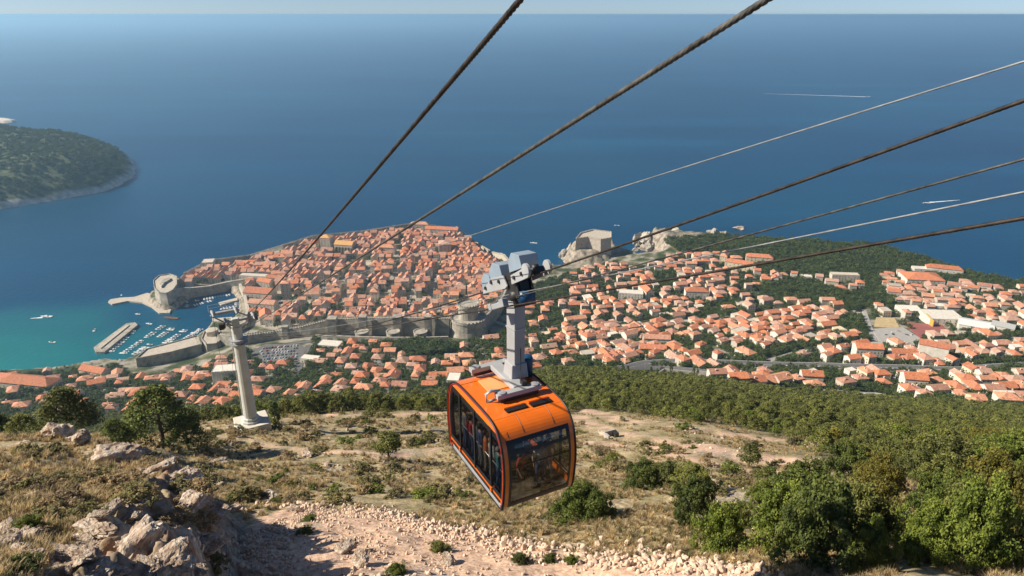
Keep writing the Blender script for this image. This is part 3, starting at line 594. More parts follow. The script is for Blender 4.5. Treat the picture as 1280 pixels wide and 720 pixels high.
MB().box((0, 0, .05), (CW - .1, 3.7, .08)).build('floor', FLOORM, cabin)
top_ = [(y, z + .004) for y, z in SIL if z > 2.3]
for x_ in (-.42, .62):
    MB().tube([(x_, y, z) for y, z in top_], .007, 4).build('panel_seam', BLACKR, cabin)
for y_ in (-1.30, 1.05): MB().tube([(-hw + .05, y_, float(np.interp(abs(y_), [.5, 1.05, 1.4, 1.7], [2.70, 2.68, 2.62, 2.48])) + .005), (hw - .05, y_, float(np.interp(abs(y_), [.5, 1.05, 1.4, 1.7], [2.70, 2.68, 2.62, 2.48])) + .005)], .007, 4).build('panel_seam', BLACKR, cabin)
b = MB()
for s_ in (-1, 1): b.tube([(s_ * 1.0, -1.9, 1.0), (s_ * 1.0, 1.9, 1.0)], .02, 6)
b.tube([(0, -1.7, 2.3), (0, 1.7, 2.3)], .018, 6)
for yy_ in (-1.0, .9): b.tube([(0.02, yy_, .08), (0.02, yy_, 2.6)], .02, 6)
b.build('handrail', ALU, cabin, True)
# roof gear
MB().box((-.18, .58, 2.712), (.85, .82, .03)).build('roof_hatch', HATCH, cabin, bevel=.01)
for x, wdt in ((-.28, .72), (.55, .72)):
    b = MB(); b.box((x, -1.08 - x * .05, 2.703), (wdt, .2, .02), m=0); b.build('roof_vent', BLACKR, cabin)
for s_ in (0, 1): MB().box((-.28 + s_ * .83, -.93, 2.725), (.7, .05, .02), m=0).build('vent_flap', ORANGE, cabin)
hang = empty('hanger'); hang.parent = cabin
for yb in (-.5, 1.42):
    bm_ = MB().box((.1, yb, 2.90), (1.55, .26, .15)).build('cross_beam', GREYP, hang, bevel=.02)
    MB().box((.1, yb, 2.76), (1.35, .2, .12)).build('rubber_mount', DARKS, hang)
    for xb in (-.48, .68): MB().lathe((xb, yb, 2.975), [(.13, 0), (.13, .035), (.05, .05)], 14).build('mount_plate', GALV, hang)
b = MB(); b.box((.2, .45, 2.92), (.42, 1.7, .18)); b.build('centre_beam', GREYP, hang, bevel=.03)
AX, AY = .46, .36; arm_top = 6.05
b = MB(); b.box((AX, AY, 3.2), (.62, .62, .5), taper=.85); b.build('arm_foot', GREYP, hang, bevel=.03)
M3 = Matrix.Rotation(-.15, 3, 'Z')
MB().box((AX, AY, 3.2 + (arm_top - 3.2) / 2), (.40, .46, arm_top - 3.2), rz=.12).build('arm', GREYP, hang, bevel=.02)
for zb in (3.42, 4.6): MB().box((AX, AY, zb), (.44, .50, .05), rz=.12).build('arm_flange', GALV, hang)
MB().lathe((1.0, .62, 2.7), [(.21, 0), (.21, .62), (.17, .68)], 16).build('hydraulic_tank', BLUEP, hang, True)
b = MB(); b.tube([(-.62, -.32, 2.70), (-.92, -.36, 2.72), (-.95, -.36, 2.98), (-.78, -.37, 3.06), (-.5, -.4, 3.0)], .05, 10); b.build('pipe_bend', GALV, hang, True)
b = MB(); b.tube([(AX + .02, AY - .3, 4.0), (AX + .0, AY - .34, 3.3), (AX - .12, AY - .6, 2.98)], .014, 5); b.box((AX - .1, AY - .72, 3.04), (.17, .17, .16)); b.build('sensor_box', DARKS, hang)
# the number 1 on the roof edge by the front left corner
dg = MB()
def onface(a, c_): return (-.93 + a, -1.80 + c_ * .67 - .012 * .74, 2.37 + c_ * .74 + .012 * .67)
dg.add([onface(*q) for q in ((-.015, -.08), (.015, -.08), (.015, .08), (-.015, .08), (-.015, .045), (-.05, .012), (-.05, .04), (-.010, .08))], [(0, 1, 2, 3), (4, 5, 6, 7)])
dg.build('number', BLACKR, cabin)
# ------------------------------------------------------------------ people
SKIN = M_('skin', (.52, .30, .20), .6, 4, .08)
CLO = {k: M_('cloth_' + k, c_, .85, 8, .12) for k, c_ in dict(orange=(.72, .20, .05), red=(.50, .035, .035), white=(.62, .60, .56), blue=(.06, .11, .24), grey=(.22, .22, .23), black=(.02, .02, .022), teal=(.08, .26, .28), khaki=(.30, .25, .16), pink=(.55, .2, .24)).items()}
HAIRM = {k: M_('hair_' + k, c_, .6, 20, .3) for k, c_ in dict(brown=(.06, .035, .02), dark=(.015, .012, .01), fair=(.35, .24, .11), grey=(.3, .29, .28)).items()}
def person(loc, rz, shirt, legs, hair, h=1.72, armup=False, label='', par=None):
    s = h / 1.72; root = empty('person', loc, rz); tag(root, label, 'person', 'passengers inside the cable car cabin')
    V = []; E = []; Rr = []
    def vtx(p, r, frm=None):
        V.append(Vector(p) * s); Rr.append(r * s); k = len(V) - 1
        if frm is not None: E.append((frm, k))
        return k
    pel = vtx((0, 0, .93), .135); wa = vtx((0, 0, 1.08), .125, pel); ch = vtx((0, .005, 1.28), .15, wa); nb = vtx((0, .01, 1.42), .085, ch); nk = vtx((0, .0, 1.49), .052, nb); hd = vtx((0, -.012, 1.56), .07, nk); h2 = vtx((0, -.01, 1.63), .088, hd); h3 = vtx((0, 0, 1.69), .062, h2)
    for sd in (-1, 1):
        hp = vtx((sd * .09, 0, .86), .098, pel); kn = vtx((sd * .11, -.015, .48), .062, hp); cf = vtx((sd * .115, .015, .33), .058, kn); ak = vtx((sd * .115, .02, .09), .038, cf); ft = vtx((sd * .125, -.12, .035), .036, ak)
        sh = vtx((sd * .185, .005, 1.39), .062, nb)
        if armup and sd > 0: el = vtx((sd * .30, -.06, 1.52), .042, sh); wr = vtx((sd * .2, -.12, 1.78), .028, el); pm = vtx((sd * .19, -.125, 1.85), .034, wr); dr_ = Vector((0, -.01, 1))
        else: el = vtx((sd * .255, .02, 1.11), .043, sh); wr = vtx((sd * .24, -.11, .9), .028, el); pm = vtx((sd * .235, -.145, .84), .036, wr); dr_ = Vector((0, -.45, -.9))
        for q in range(4):
            a = (q - 1.5) * .018; k = vtx(Vector((sd * .235 if not (armup and sd > 0) else sd * .19, (-.145 if not (armup and sd > 0) else -.125), (.84 if not (armup and sd > 0) else 1.85))) + Vector((0, a, 0)) + dr_ * .05, .010, pm); vtx(V[k] / s + dr_ * (.03 + .008 * (q in (1, 2))) + Vector((0, -.012, 0)), .008, k)
        vtx(V[pm] / s + dr_ * .02 + Vector((-sd * .02, -.04, 0)), .010, pm)
    me = bpy.data.meshes.new('person_body'); me.from_pydata([tuple(a) for a in V], E, []); o = bpy.data.objects.new('tmp', me); C.objects.link(o)
    sk = o.modifiers.new('s', 'SKIN'); sb = o.modifiers.new('u', 'SUBSURF'); sb.levels = 1
    for k, r_ in enumerate(Rr): me.skin_vertices[0].data[k].radius = (r_, r_ * (.78 if k in (pel, wa, ch) else .9))
    me.skin_vertices[0].data[0].use_root = True
    dg_ = bpy.context.evaluated_depsgraph_get(); ev = bpy.data.meshes.new_from_object(o.evaluated_get(dg_)); bpy.data.objects.remove(o)
    ev.materials.clear()
    for mm in (SKIN, CLO[shirt], CLO[legs], BLACKR): ev.materials.append(mm)
    for p in ev.polygons:
        c_ = p.center / s; ax = abs(c_.x)
        p.material_index = 0 if c_.z > 1.46 and ax < .13 else (0 if (ax > .2 and (c_.z < 1.1 or c_.z > 1.6)) else (3 if c_.z < .085 else (2 if c_.z < .95 and ax < .2 else 1)))
        p.use_smooth = True
    link('body', ev, root)
    b = MB(); b.lathe((0, .012 * s, 1.595 * s), [(.06 * s, -.03 * s), (.098 * s, .02 * s), (.1 * s, .07 * s), (.075 * s, .12 * s), (.02 * s, .143 * s)], 14)
    hb = b.build('hair', HAIRM[hair], root, True); hb.location = (0, .02 * s, 0)
    b = MB()
    b.tube([(0, -.088 * s, 1.645 * s), (0, -.108 * s, 1.615 * s)], [.008 * s, .014 * s], 6); b.build('nose', SKIN, root, True)
    for sd in (-1, 1):
        MB().lathe((sd * .03 * s, -.088 * s, 1.642 * s), [(.010 * s, -.006), (.010 * s, .006)], 8).build('eye', BLACKR, root)
        MB().lathe((sd * .085 * s, 0, 1.61 * s), [(.01 * s, 0), (.017 * s, .025 * s), (.012 * s, .055 * s)], 6).build('ear', SKIN, root)
    MB().box((0, -.085 * s, 1.585 * s), (.045 * s, .012, .010)).build('mouth', CLO['red'], root)
    return root
cz = CAM_H - 14.74 + .11; cc, cs = math.cos(.483), math.sin(.483)
def inc(x, y): return (-.13 + x * cc - y * cs, 20.48 + x * cs + y * cc, cz)
PE = [(-.98, -.25, 1.2, 'orange', 'khaki', 'brown', 1.74, False, 'passenger in an orange shirt behind the middle side window'), (-.98, -1.25, 1.5, 'teal', 'blue', 'grey', 1.68, False, 'grey-haired passenger in a teal top beside the front side window'),
      (-.35, -1.7, .3, 'red', 'black', 'dark', 1.7, True, 'dark-haired passenger in a red top with one arm raised at the end window'), (.35, -1.6, -.3, 'white', 'blue', 'fair', 1.66, False, 'fair-haired passenger in a white top at the end window'),
      (-.98, .55, 1.3, 'white', 'grey', 'dark', 1.76, False, 'passenger in a white shirt behind the rear door window'), (-.98, 1.45, 1.4, 'grey', 'blue', 'brown', 1.7, False, 'passenger in a grey top by the rearmost side window'),
      (.8, -1.35, -.8, 'pink', 'white', 'brown', 1.63, False, 'passenger in a pink top at the right of the end window'), (0, -.9, .2, 'black', 'khaki', 'dark', 1.78, True, 'tall passenger in black standing behind the front row'),
      (-.98, .95, 1.7, 'red', 'blue', 'dark', 1.65, False, 'passenger in a red top between two others at the side windows'), (-.98, -.72, 1.5, 'white', 'khaki', 'fair', 1.72, False, 'fair-haired passenger in a white shirt beside the orange shirt'), (-.98, .15, 1.4, 'blue', 'grey', 'dark', 1.75, False, 'passenger in a navy top at the middle of the side windows')]
for x, y, a, sh, lg, hr, hh, up_, lb in PE: person(inc(x, y), a + .483, sh, lg, hr, hh, up_, lb)
# ------------------------------------------------------------------ ropes
def plane_pt(px, py, A, B):
    d = ray(px, py); ux, uy = B[0] - A[0], B[1] - A[1]
    # A + t u = s d  (plan)
    det = ux * (-d[1]) - uy * (-d[0]); t = (-A[0] * -d[1] + A[1] * -d[0]) / det; sx2 = (A[0] + t * ux) / d[0] if abs(d[0]) > 1 else (A[1] + t * uy) / d[1]
    return t, CAM_H + d[2] * sx2
GP = (.2, 20.3)
def rope(name, anchor, plan, pts, r, mat_, label, deg=2, over=12, twist=True, group='wire ropes of the cable car'):
    A = at_y(*anchor, 93); L = math.hypot(plan[0] - A.x, plan[1] - A.y); B = (A.x + (plan[0] - A.x) / L, A.y + (plan[1] - A.y) / L); B_ = (B[0], B[1])
    T, Z = [0.0], [A.z]
    for p in pts:
        t, z = plane_pt(*p, (A.x, A.y), B_); T.append(t); Z.append(z)
    co = np.polyfit(T, Z, deg, w=[6] + [1] * (len(T) - 1) if deg < len(T) - 1 else None)
    tm = max(T) + over; ts = [0.0]; ux, uy = B_[0] - A.x, B_[1] - A.y
    while ts[-1] < tm:
        x, y = A.x + ux * ts[-1], A.y + uy * ts[-1]; ts.append(ts[-1] + max(.02, .0028 * math.hypot(x, y) * (1 if y > 2 else 3) * (1 if twist else 4)))
    ts = np.array(ts); P = np.stack([A.x + ux * ts, A.y + uy * ts, np.polyval(co, ts)], 1)
    Tn = np.gradient(P, axis=0); Tn /= np.linalg.norm(Tn, axis=1)[:, None]
    U = np.cross(Tn, [0, 0, 1.]); U /= np.linalg.norm(U, axis=1)[:, None]; W = np.cross(U, Tn)
    n_ = 18 if twist else 8; th = np.arange(n_) * 2 * math.pi / n_
    ph = ts / (r * 17) * 2 * math.pi if twist else ts * 0
    rad = r * (1 + (.2 * np.cos(6 * (th[None] - ph[:, None])) if twist else 0)) * np.ones((len(ts), n_))
    V_ = P[:, None] + U[:, None] * (np.cos(th)[None] * rad)[..., None] + W[:, None] * (np.sin(th)[None] * rad)[..., None]
    N_ = len(ts); ix = np.arange(N_ * n_).reshape(N_, n_); nx = np.roll(ix, -1, 1)
    f_ = np.stack([ix[:-1], nx[:-1], nx[1:], ix[1:]], -1).reshape(-1, 4)
    o = link(name, raw_mesh(name, V_.reshape(-1, 3), f_, [mat_], smooth=True)); tag(o, label, 'cable', group); return co, (A, ux, uy)
rope('track_rope', (302, 397), (.1, 6.0), [(655, -1), (560, 103), (450, 236), (380, 318)], .025, ROPE_D, 'thick dark rope crossing the sea to the top edge, leftmost of the ropes')
rope('track_rope', (312, 408), (2.1, 6.2), [(955, 0), (830, 82), (700, 165), (600, 228), (520, 275), (430, 335)], .028, ROPE_G, 'thick twisted grey rope reaching the top edge right of centre')
rope('haul_rope', (308, 410), (4.9, 7.0), [(1280, 72), (1120, 125), (900, 203), (760, 237), (585, 295)], .0095, ROPE_L, 'thin pale rope crossing the open sea above the dark track rope')
coD, lnD = rope('track_rope', (322, 414), GP, [(1280, 125), (1120, 178), (960, 241), (800, 298), (672, 349), (602, 370), (540, 380)], .025, ROPE_D, 'thick dark rope that carries the wheels of the orange cabin')
rope('haul_rope', (324, 416), (.0, 20.1), [(1280, 197), (1120, 243), (960, 290), (760, 340)], .015, ROPE_G, 'thin grey rope just under the rope carrying the cabin')
rope('haul_rope', (325, 417), (.0, 20.2), [(1280, 238), (1120, 273), (960, 303), (760, 348), (640, 366)], .012, ROPE_L, 'thin pale grey rope, second lowest at the right edge')
rope('track_rope', (328, 420), (.3, 19.55), [(1280, 280), (1120, 301), (960, 325), (740, 362), (650, 377), (593, 394)], .024, ROPE_D, 'thick dark rope passing in front of the hanger arm, lowest at the right edge')
# ------------------------------------------------------------------ carriage riding on the rope
A, ux, uy = lnD; tc_ = math.hypot(GP[0] - A.x, GP[1] - A.y); zc_ = float(np.polyval(coD, tc_)); sl_ = float(np.polyval(np.polyder(coD), tc_))
ax_a = Vector((ux, uy, sl_)).normalized(); ax_b = Vector((ux, uy, 0)).cross(Vector((0, 0, 1))).normalized() * -1; ax_c = ax_b.cross(ax_a).normalized() * -1
if ax_c.z < 0: ax_c = -ax_c
CM = Matrix((ax_a, ax_b, ax_c)).transposed()
car = empty('rope_carriage', (GP[0], GP[1], zc_)); car.rotation_mode = 'QUATERNION'; car.rotation_quaternion = CM.to_quaternion() if CM.determinant() > 0 else Matrix((ax_a, -ax_b, ax_c)).transposed().to_quaternion()
tag(car, 'grey wheeled carriage with blue-grey covers on the rope above the orange cabin', 'rope carriage')
BS = 1 if CM.determinant() > 0 else -1     # +b is then to the left of travel
def hood(a0, a1, b0, b1, c0, c1, name='wheel_cover'):
    am = a0 + (a1 - a0) * .42; h = c1 - c0; pf = [(a0, c0), (a0 + .05, c0 + h * .62), (am, c1), (a1 - .04, c1 - h * .30), (a1, c0)]
    b = MB(); n_ = len(pf); b.add([(a, b0, c_) for a, c_ in pf] + [(a, b1, c_) for a, c_ in pf], [(i, (i + 1) % n_, n_ + (i + 1) % n_, n_ + i) for i in range(n_)] + [tuple(range(n_))[::-1], tuple(range(n_, 2 * n_))]); return b.build(name, COVER, car, bevel=.012)
hood(-2.25, -1.45, -.30, .26, .06, .56); hood(-1.40, -.45, -.32, .30, .24, .78); hood(.15, 1.05, -.32, .30, .28, .84)
def plate(pf, b0, th, mat_, name):
    b = MB(); n_ = len(pf); b.add([(a, b0, c_) for a, c_ in pf] + [(a, b0 + th, c_) for a, c_ in pf], [(i, (i + 1) % n_, n_ + (i + 1) % n_, n_ + i) for i in range(n_)] + [tuple(range(n_))[::-1], tuple(range(n_, 2 * n_))]); return b.build(name, mat_, car, bevel=.01)
for sd in (-1, 1):
    for a_, c_ in ((-1.75, .06), (-1.2, .18), (-.6, .12), (.55, .08), (1.1, .12)): MB().tube([(a_, sd * .40 - .03, c_), (a_, sd * .40 + .03, c_)], .06, 10).build('bolt_cap', DARKS, car)
    plate([(-2.1, -.10), (-2.05, .02), (-1.2, .30), (-.25, .26), (-.1, -.1), (-.3, -.16)], sd * .36 - .02, .05, GREYP, 'side_plate')
    plate([(.25, -.10), (.3, .18), (1.25, .26), (1.45, .12), (1.4, -.06)], sd * .36 - .02, .05, GREYP, 'side_plate')
    plate([(-.3, -.55), (-.25, .3), (.35, .3), (.4, -.55)], sd * .25 - .03, .06, DARKS, 'pivot_plate')
for a_ in (-1.9, -1.5, -1.05, -.6, .45, .85, 1.25):
    b = MB(); b.tube([(a_, -.09, .17), (a_, .09, .17)], .15, 14); wh = b.build('wheel', DARKS, car, True); MB().tube([(a_, -.3, .17), (a_, .3, .17)], .035, 8).build('axle', GALV, wh)
for s_ in (-.40, .32): MB().tube([(1.38, s_, .16), (1.38, s_ + .08, .16)], .22, 18).build('end_sheave', GREYP, car)
MB().box((1.5, 0, .1), (.12, .3, .22)).build('rope_guard', DARKS, car); MB().box((-2.25, 0, .0), (.2, .4, .16)).build('rope_guard', GALV, car)
MB().box((0, 0, -.1), (.7, .34, .8)).box((0, .05, -.62), (.62, .5, .4)).build('pivot_block', DARKS, car, bevel=.02)
MB().tube([(0, -.36, -.45), (0, .42, -.45)], .16, 14).build('hanger_pin', DARKS, car, True)
b = MB(); b.box((-.9, -.5, -.62), (.95, .14, .18)); b.box((-.35, -.5, -.58), (.3, .2, .26)); b.box((-1.3, -.5, -.6), (.22, .2, .22)); b.build('rope_clamp', GALV, car, bevel=.02)
MB().tube([(.35, -.25 * 1, -.55), (.35, .2, -.55)], .2, 16).build('brake_drum', BLUEP, car, True)
# ------------------------------------------------------------------ pylon
PB = Vector((-40.6, 93.0, 0)); PB.z = h1(PB.x, PB.y); lane = Vector((.49, -.87, 0)); cross = Vector((.87, .49, 0)); ang = math.atan2(cross.y, cross.x)
PYL = M_('pylon_grey_green', (.56, .57, .53), .6, .5, .12, bmp=.1); zt = CAM_H - 40.2
py_ = empty('cable_car_pylon', PB, ang); tag(py_, 'tall pale grey tapered pylon on a concrete block at the hillside edge', 'pylon')
Lz = zt - PB.z
MB().box((0.1, 0, .1), (4.9, 4.4, 2.6)).build('concrete_base', M_('pale_concrete', (.62, .58, .50), .9, .4, .12), py_, bevel=.05)
MB().lathe((0, 0, 1.4), [(1.45, 0), (1.45, .3), (1.2, .35), (1.2, .7), (1.0, .9)], 12).build('base_flange', PYL, py_)
MB().lathe((0, 0, 2.3), [(1.0, 0), (.86, Lz * .5 - 2), (.74, Lz - 4.8)], 16).build('mast', PYL, py_)
MB().lathe((0, 0, Lz * .74), [(.85, 0), (1.35, .02), (1.35, .12), (.85, .14)], 16).build('collar', GALV, py_)
b = MB()
for k in range(16):
    a = k * math.pi / 8; b.tube([(1.32 * math.cos(a), 1.32 * math.sin(a), Lz * .74 + .1), (1.32 * math.cos(a), 1.32 * math.sin(a), Lz * .74 + .75)], .02, 4)
b.lathe((0, 0, Lz * .74 + .75), [(1.30, 0), (1.34, .0), (1.34, .04), (1.30, .04)], 16); b.build('railing', GALV, py_)
MB().box((0, 0, Lz - 2.3), (1.15, 1.15, 2.2), taper=.8).build('head_column', PYL, py_, bevel=.05)
MB().box((-1.1, 0, Lz + .05), (3.8, .6, .38)).build('cross_arm', GREYP, py_, bevel=.04)
MB().box((.7, 0, Lz - 1.5), (4.4, .6, .36)).build('cross_arm', GREYP, py_, bevel=.04)
for x0, z0, x1, z1 in ((-.5, -2.3, -3.2, -.1), (.5, -3.2, 2.6, -1.6), (-.4, -3.2, -1.4, -1.6), (.3, -.2, 2.0, -1.3)): MB().tube([(x0, 0, Lz + z0), (x1, 0, Lz + z1)], .11, 6).build('brace', GREYP, py_)
for x, z, hl in ((-2.9, .35, 1.3), (.2, .35, 1.6), (2.5, -1.1, 1.5), (-1.3, -1.15, 1.1)):
    b = MB(); b.tube([(x, -hl, z + Lz - .25), (x, -hl * .4, z + Lz), (x, hl * .4, z + Lz - .02), (x, hl, z + Lz - .35)], [.12, .2, .2, .12], 8); b.build('rope_saddle', GREYP, py_)
for x, y_, z in ((2.9, -.9, -1.35), (3.0, .3, -1.5), (-1.6, -.4, -1.9)): MB().tube([(x - .12, y_, Lz + z), (x + .12, y_, Lz + z)], .42, 14).build('rope_wheel', DARKS, py_)
MB().box((-2.0, -.3, Lz - 2.0), (.7, .6, .8)).build('control_box', DARKS, py_)
b = MB()
for x in (-.9, 1.2): b.tube([(x, .5, Lz + .2), (x, .5, Lz + 1.3)], .03, 4)
b.tube([(-3.3, .5, Lz + 1.3), (1.2, .5, Lz + 1.3)], .03, 4); b.tube([(-3.3, -.5, Lz + 1.2), (1.0, -.5, Lz + 1.2)], .03, 4); b.tube([(-3.3, .5, Lz + .2), (-3.3, .5, Lz + 1.3)], .03, 4); b.build('maintenance_rail', GREYP, py_)
MB().tube([(-1.02, 0, 2.5), (-.88, 0, Lz - 3)], .04, 5).tube([(-1.1, .35, 2.5), (-.92, .32, Lz - 3)], .04, 5).build('ladder_rail', GALV, py_)
STN = hit(283, 470)
for k, off in enumerate((-2.9, .2, 2.5)):
    p0 = PB + Vector((cross.x * off, cross.y * off, Lz + (.3 if k < 2 else -1.1))); p1 = STN + Vector((cross.x * off * .6, cross.y * off * .6, 9)); pts = []
    for i in range(41):
        t = i / 40; q = p0.lerp(p1, t); q.z -= 26 * 4 * t * (1 - t) * .5; pts.append(q)
    tag(MB().tube(pts, .035, 5).build('track_rope', ROPE_D), ['left', 'middle', 'right'][k] + ' one of three thin ropes from the pylon to the white station', 'cable', 'ropes below the pylon')
# ================================================================== TOWN
LM = {}                                 # landmark places, used to say where a house stands
def lm(name, p): LM[name] = (p[0], p[1])
class Occ:                              # keeps footprints apart
    def __init__(s): s.c = {}
    def key(s, x, y): return int(x // 14), int(y // 14)
    def free(s, x, y, r):
        kx, ky = s.key(x, y)
        for i in range(kx - 2, kx + 3):
            for j in range(ky - 2, ky + 3):
                for a, b, q in s.c.get((i, j), ()):
                    if (a - x) ** 2 + (b - y) ** 2 < (q + r) ** 2: return False
        return True
    def put(s, x, y, r): s.c.setdefault(s.key(x, y), []).append((x, y, r))
occ = Occ()
def occ_poly(P, r=4):
    xs = [p[0] for p in P]; ys_ = [p[1] for p in P]; gx, gy = np.meshgrid(np.arange(min(xs), max(xs), 6), np.arange(min(ys_), max(ys_), 6)); s = sdist(gx, gy, P)
    for x, y in zip(gx[s > -2], gy[s > -2]): occ.put(x, y, r)
def occ_line(P, wd):
    for a, b in zip(P[:-1], P[1:]):
        n = int(math.hypot(b[0] - a[0], b[1] - a[1]) / 5) + 1
        for i in range(n + 1): occ.put(a[0] + (b[0] - a[0]) * i / n, a[1] + (b[1] - a[1]) * i / n, wd)
# ---- roads: sheets laid on the slope, with a kerb edge
def ribbon(name, pts, wd, mat_, lift=.5, px=True, kind='structure', lines=None, reg=True):
    P = hits(pts) if px else [Vector((x, y, 0)) for x, y in pts]
    Q = []
    for a, b in zip(P[:-1], P[1:]):
        n = max(1, int((b - a).xy.length / 4))
        for i in range(n): Q.append(a.lerp(b, i / n))
    Q.append(P[-1]); Q = [Vector((q.x, q.y)) for q in Q]
    for _ in range(3): Q = [Q[0]] + [(Q[i - 1] + Q[i] * 2 + Q[i + 1]) / 4 for i in range(1, len(Q) - 1)] + [Q[-1]]
    b = MB(); n = len(Q); v = []; cols = []
    for i, q in enumerate(Q):
        t = (Q[min(i + 1, n - 1)] - Q[max(i - 1, 0)]).normalized(); nn = Vector((-t.y, t.x)); row = []
        z = max(h1(*(q + nn * wd / 2)), h1(*q), h1(*(q - nn * wd / 2))) + lift
        cols.append((q, nn, z))
        for k in (-1, 1):
            e = q + nn * k * wd / 2; v.append((e.x, e.y, z))
        for k in (-1, 1):
            e = q + nn * k * (wd / 2 + .3); v.append((e.x, e.y, z - 3))
    f = []
    for i in range(n - 1):
        a, c_ = i * 4, i * 4 + 4; f += [(a, a + 1, c_ + 1, c_), (a, c_, c_ + 2, a + 2), (a + 1, a + 3, c_ + 3, c_ + 1)]
    b.add(v, f)
    o = tag(b.build(name, mat_), kind=kind)
    if lines:
        for off in lines:
            lb = MB(); vv = []
            for q, nn, z in cols:
                for k in (-.15, .15): e = q + nn * (off + k); vv.append((e.x, e.y, z + .02))
            lb.add(vv, [(2 * i, 2 * i + 1, 2 * i + 3, 2 * i + 2) for i in range(n - 1)]); lb.build('road_line', WHITEP, o)
    if reg: occ_line([(q.x, q.y) for q in Q], wd / 2 + (3.5 if name == 'road' else 1.2))
    return o, cols
ribbon('road', [(772, 464), (800, 459), (840, 456), (900, 457), (960, 459), (1020, 460), (1080, 462), (1140, 463), (1200, 466), (1240, 462), (1300, 458)], 15, ASPH, lines=(-7, 0, 7))
ribbon('road', [(775, 473), (792, 465), (815, 462), (850, 463), (880, 466), (900, 469), (930, 467), (960, 464)], 8, ASPH)
ribbon('road', [(890, 482), (960, 489), (1040, 492), (1100, 496), (1140, 503), (1180, 511), (1240, 517), (1290, 519)], 7, CONC)
ribbon('road', [(868, 430), (890, 436), (905, 446), (915, 452)], 6, CONC)
ribbon('road', [(1080, 388), (1086, 405), (1093, 425), (1100, 440)], 5, CONC)
ribbon('road', [(372, 465), (376, 452), (382, 440), (386, 432)], 7, ASPH)
ribbon('road', [(0, 505), (60, 497), (140, 489), (230, 487), (290, 480), (360, 470), (430, 462), (520, 452), (600, 440), (700, 437), (780, 430)], 6, ASPH)
ribbon('road', [(600, 395), (660, 418), (690, 412), (760, 405), (850, 402), (930, 395), (1000, 385), (1075, 392)], 6, CONC)
ribbon('road', [(280, 447), (330, 436), (390, 427), (450, 426), (540, 428), (600, 433)], 6, ASPH)
ribbon('road', [(960, 452), (1000, 440), (1060, 432), (1120, 428), (1180, 432), (1240, 430), (1290, 425)], 6, CONC)
def retaining(pts, h, label):
    P = hits(pts); b = MB()
    for a, c_ in zip(P[:-1], P[1:]):
        d = (c_ - a).xy; m_ = (a + c_) / 2; b.box((m_.x, m_.y, min(a.z, c_.z) + h / 2 - 2), (d.length + .5, .8, h + 4), math.atan2(d.y, d.x))
    tag(b.build('retaining_wall', CONC), label, 'retaining wall'); occ_line([(p.x, p.y) for p in P], 3)
retaining([(790, 470), (830, 467), (870, 469), (905, 473), (950, 472), (990, 468)], 5, 'long grey retaining wall under the highway bend')
retaining([(990, 463), (1040, 465), (1090, 467), (1140, 469), (1195, 472)], 4, 'grey retaining wall on the downhill side of the straight highway')
def flat(name, pts, mat_, lift=.6, kind='structure', px=True):
    P = hits(pts) if px else [Vector((*p, h1(*p))) for p in pts]; z = [max(h1(p.x, p.y), 0) + lift for p in P]
    A_ = np.array([[p.x, p.y, 1] for p in P]); co, *_ = np.linalg.lstsq(A_, np.array(z), rcond=None); top = lambda x, y: float(co[0] * x + co[1] * y + co[2]) + .3
    o = tag(MB().prism([(p.x, p.y) for p in P], lambda x, y: top(x, y) - 7, top).build(name, mat_), kind=kind); occ_poly([(p.x, p.y) for p in P]); return o, top
PARK, park_top = flat('car_park', [(322, 436), (332, 431), (376, 431), (383, 438), (374, 452), (330, 456), (312, 447)], ASPH)
YARD, yard_top = flat('yard', [(1090, 412), (1128, 409), (1150, 424), (1142, 434), (1102, 433)], CONC)
PLAY, play_top = flat('sandy_pitch', [(1095, 397), (1118, 398), (1125, 411), (1092, 409)], M_('sand', (.50, .38, .20), .95, .3, .2))
COURT, court_top = flat('sports_court', [(1128, 403), (1178, 407), (1190, 420), (1150, 423)], M_('red_court', (.30, .10, .085), .9, .3, .12))
lm('sports court', hit(1158, 413)); lm('car park', hit(350, 443)); lm('highway bend', hit(800, 459)); lm('highway', hit(1060, 461))
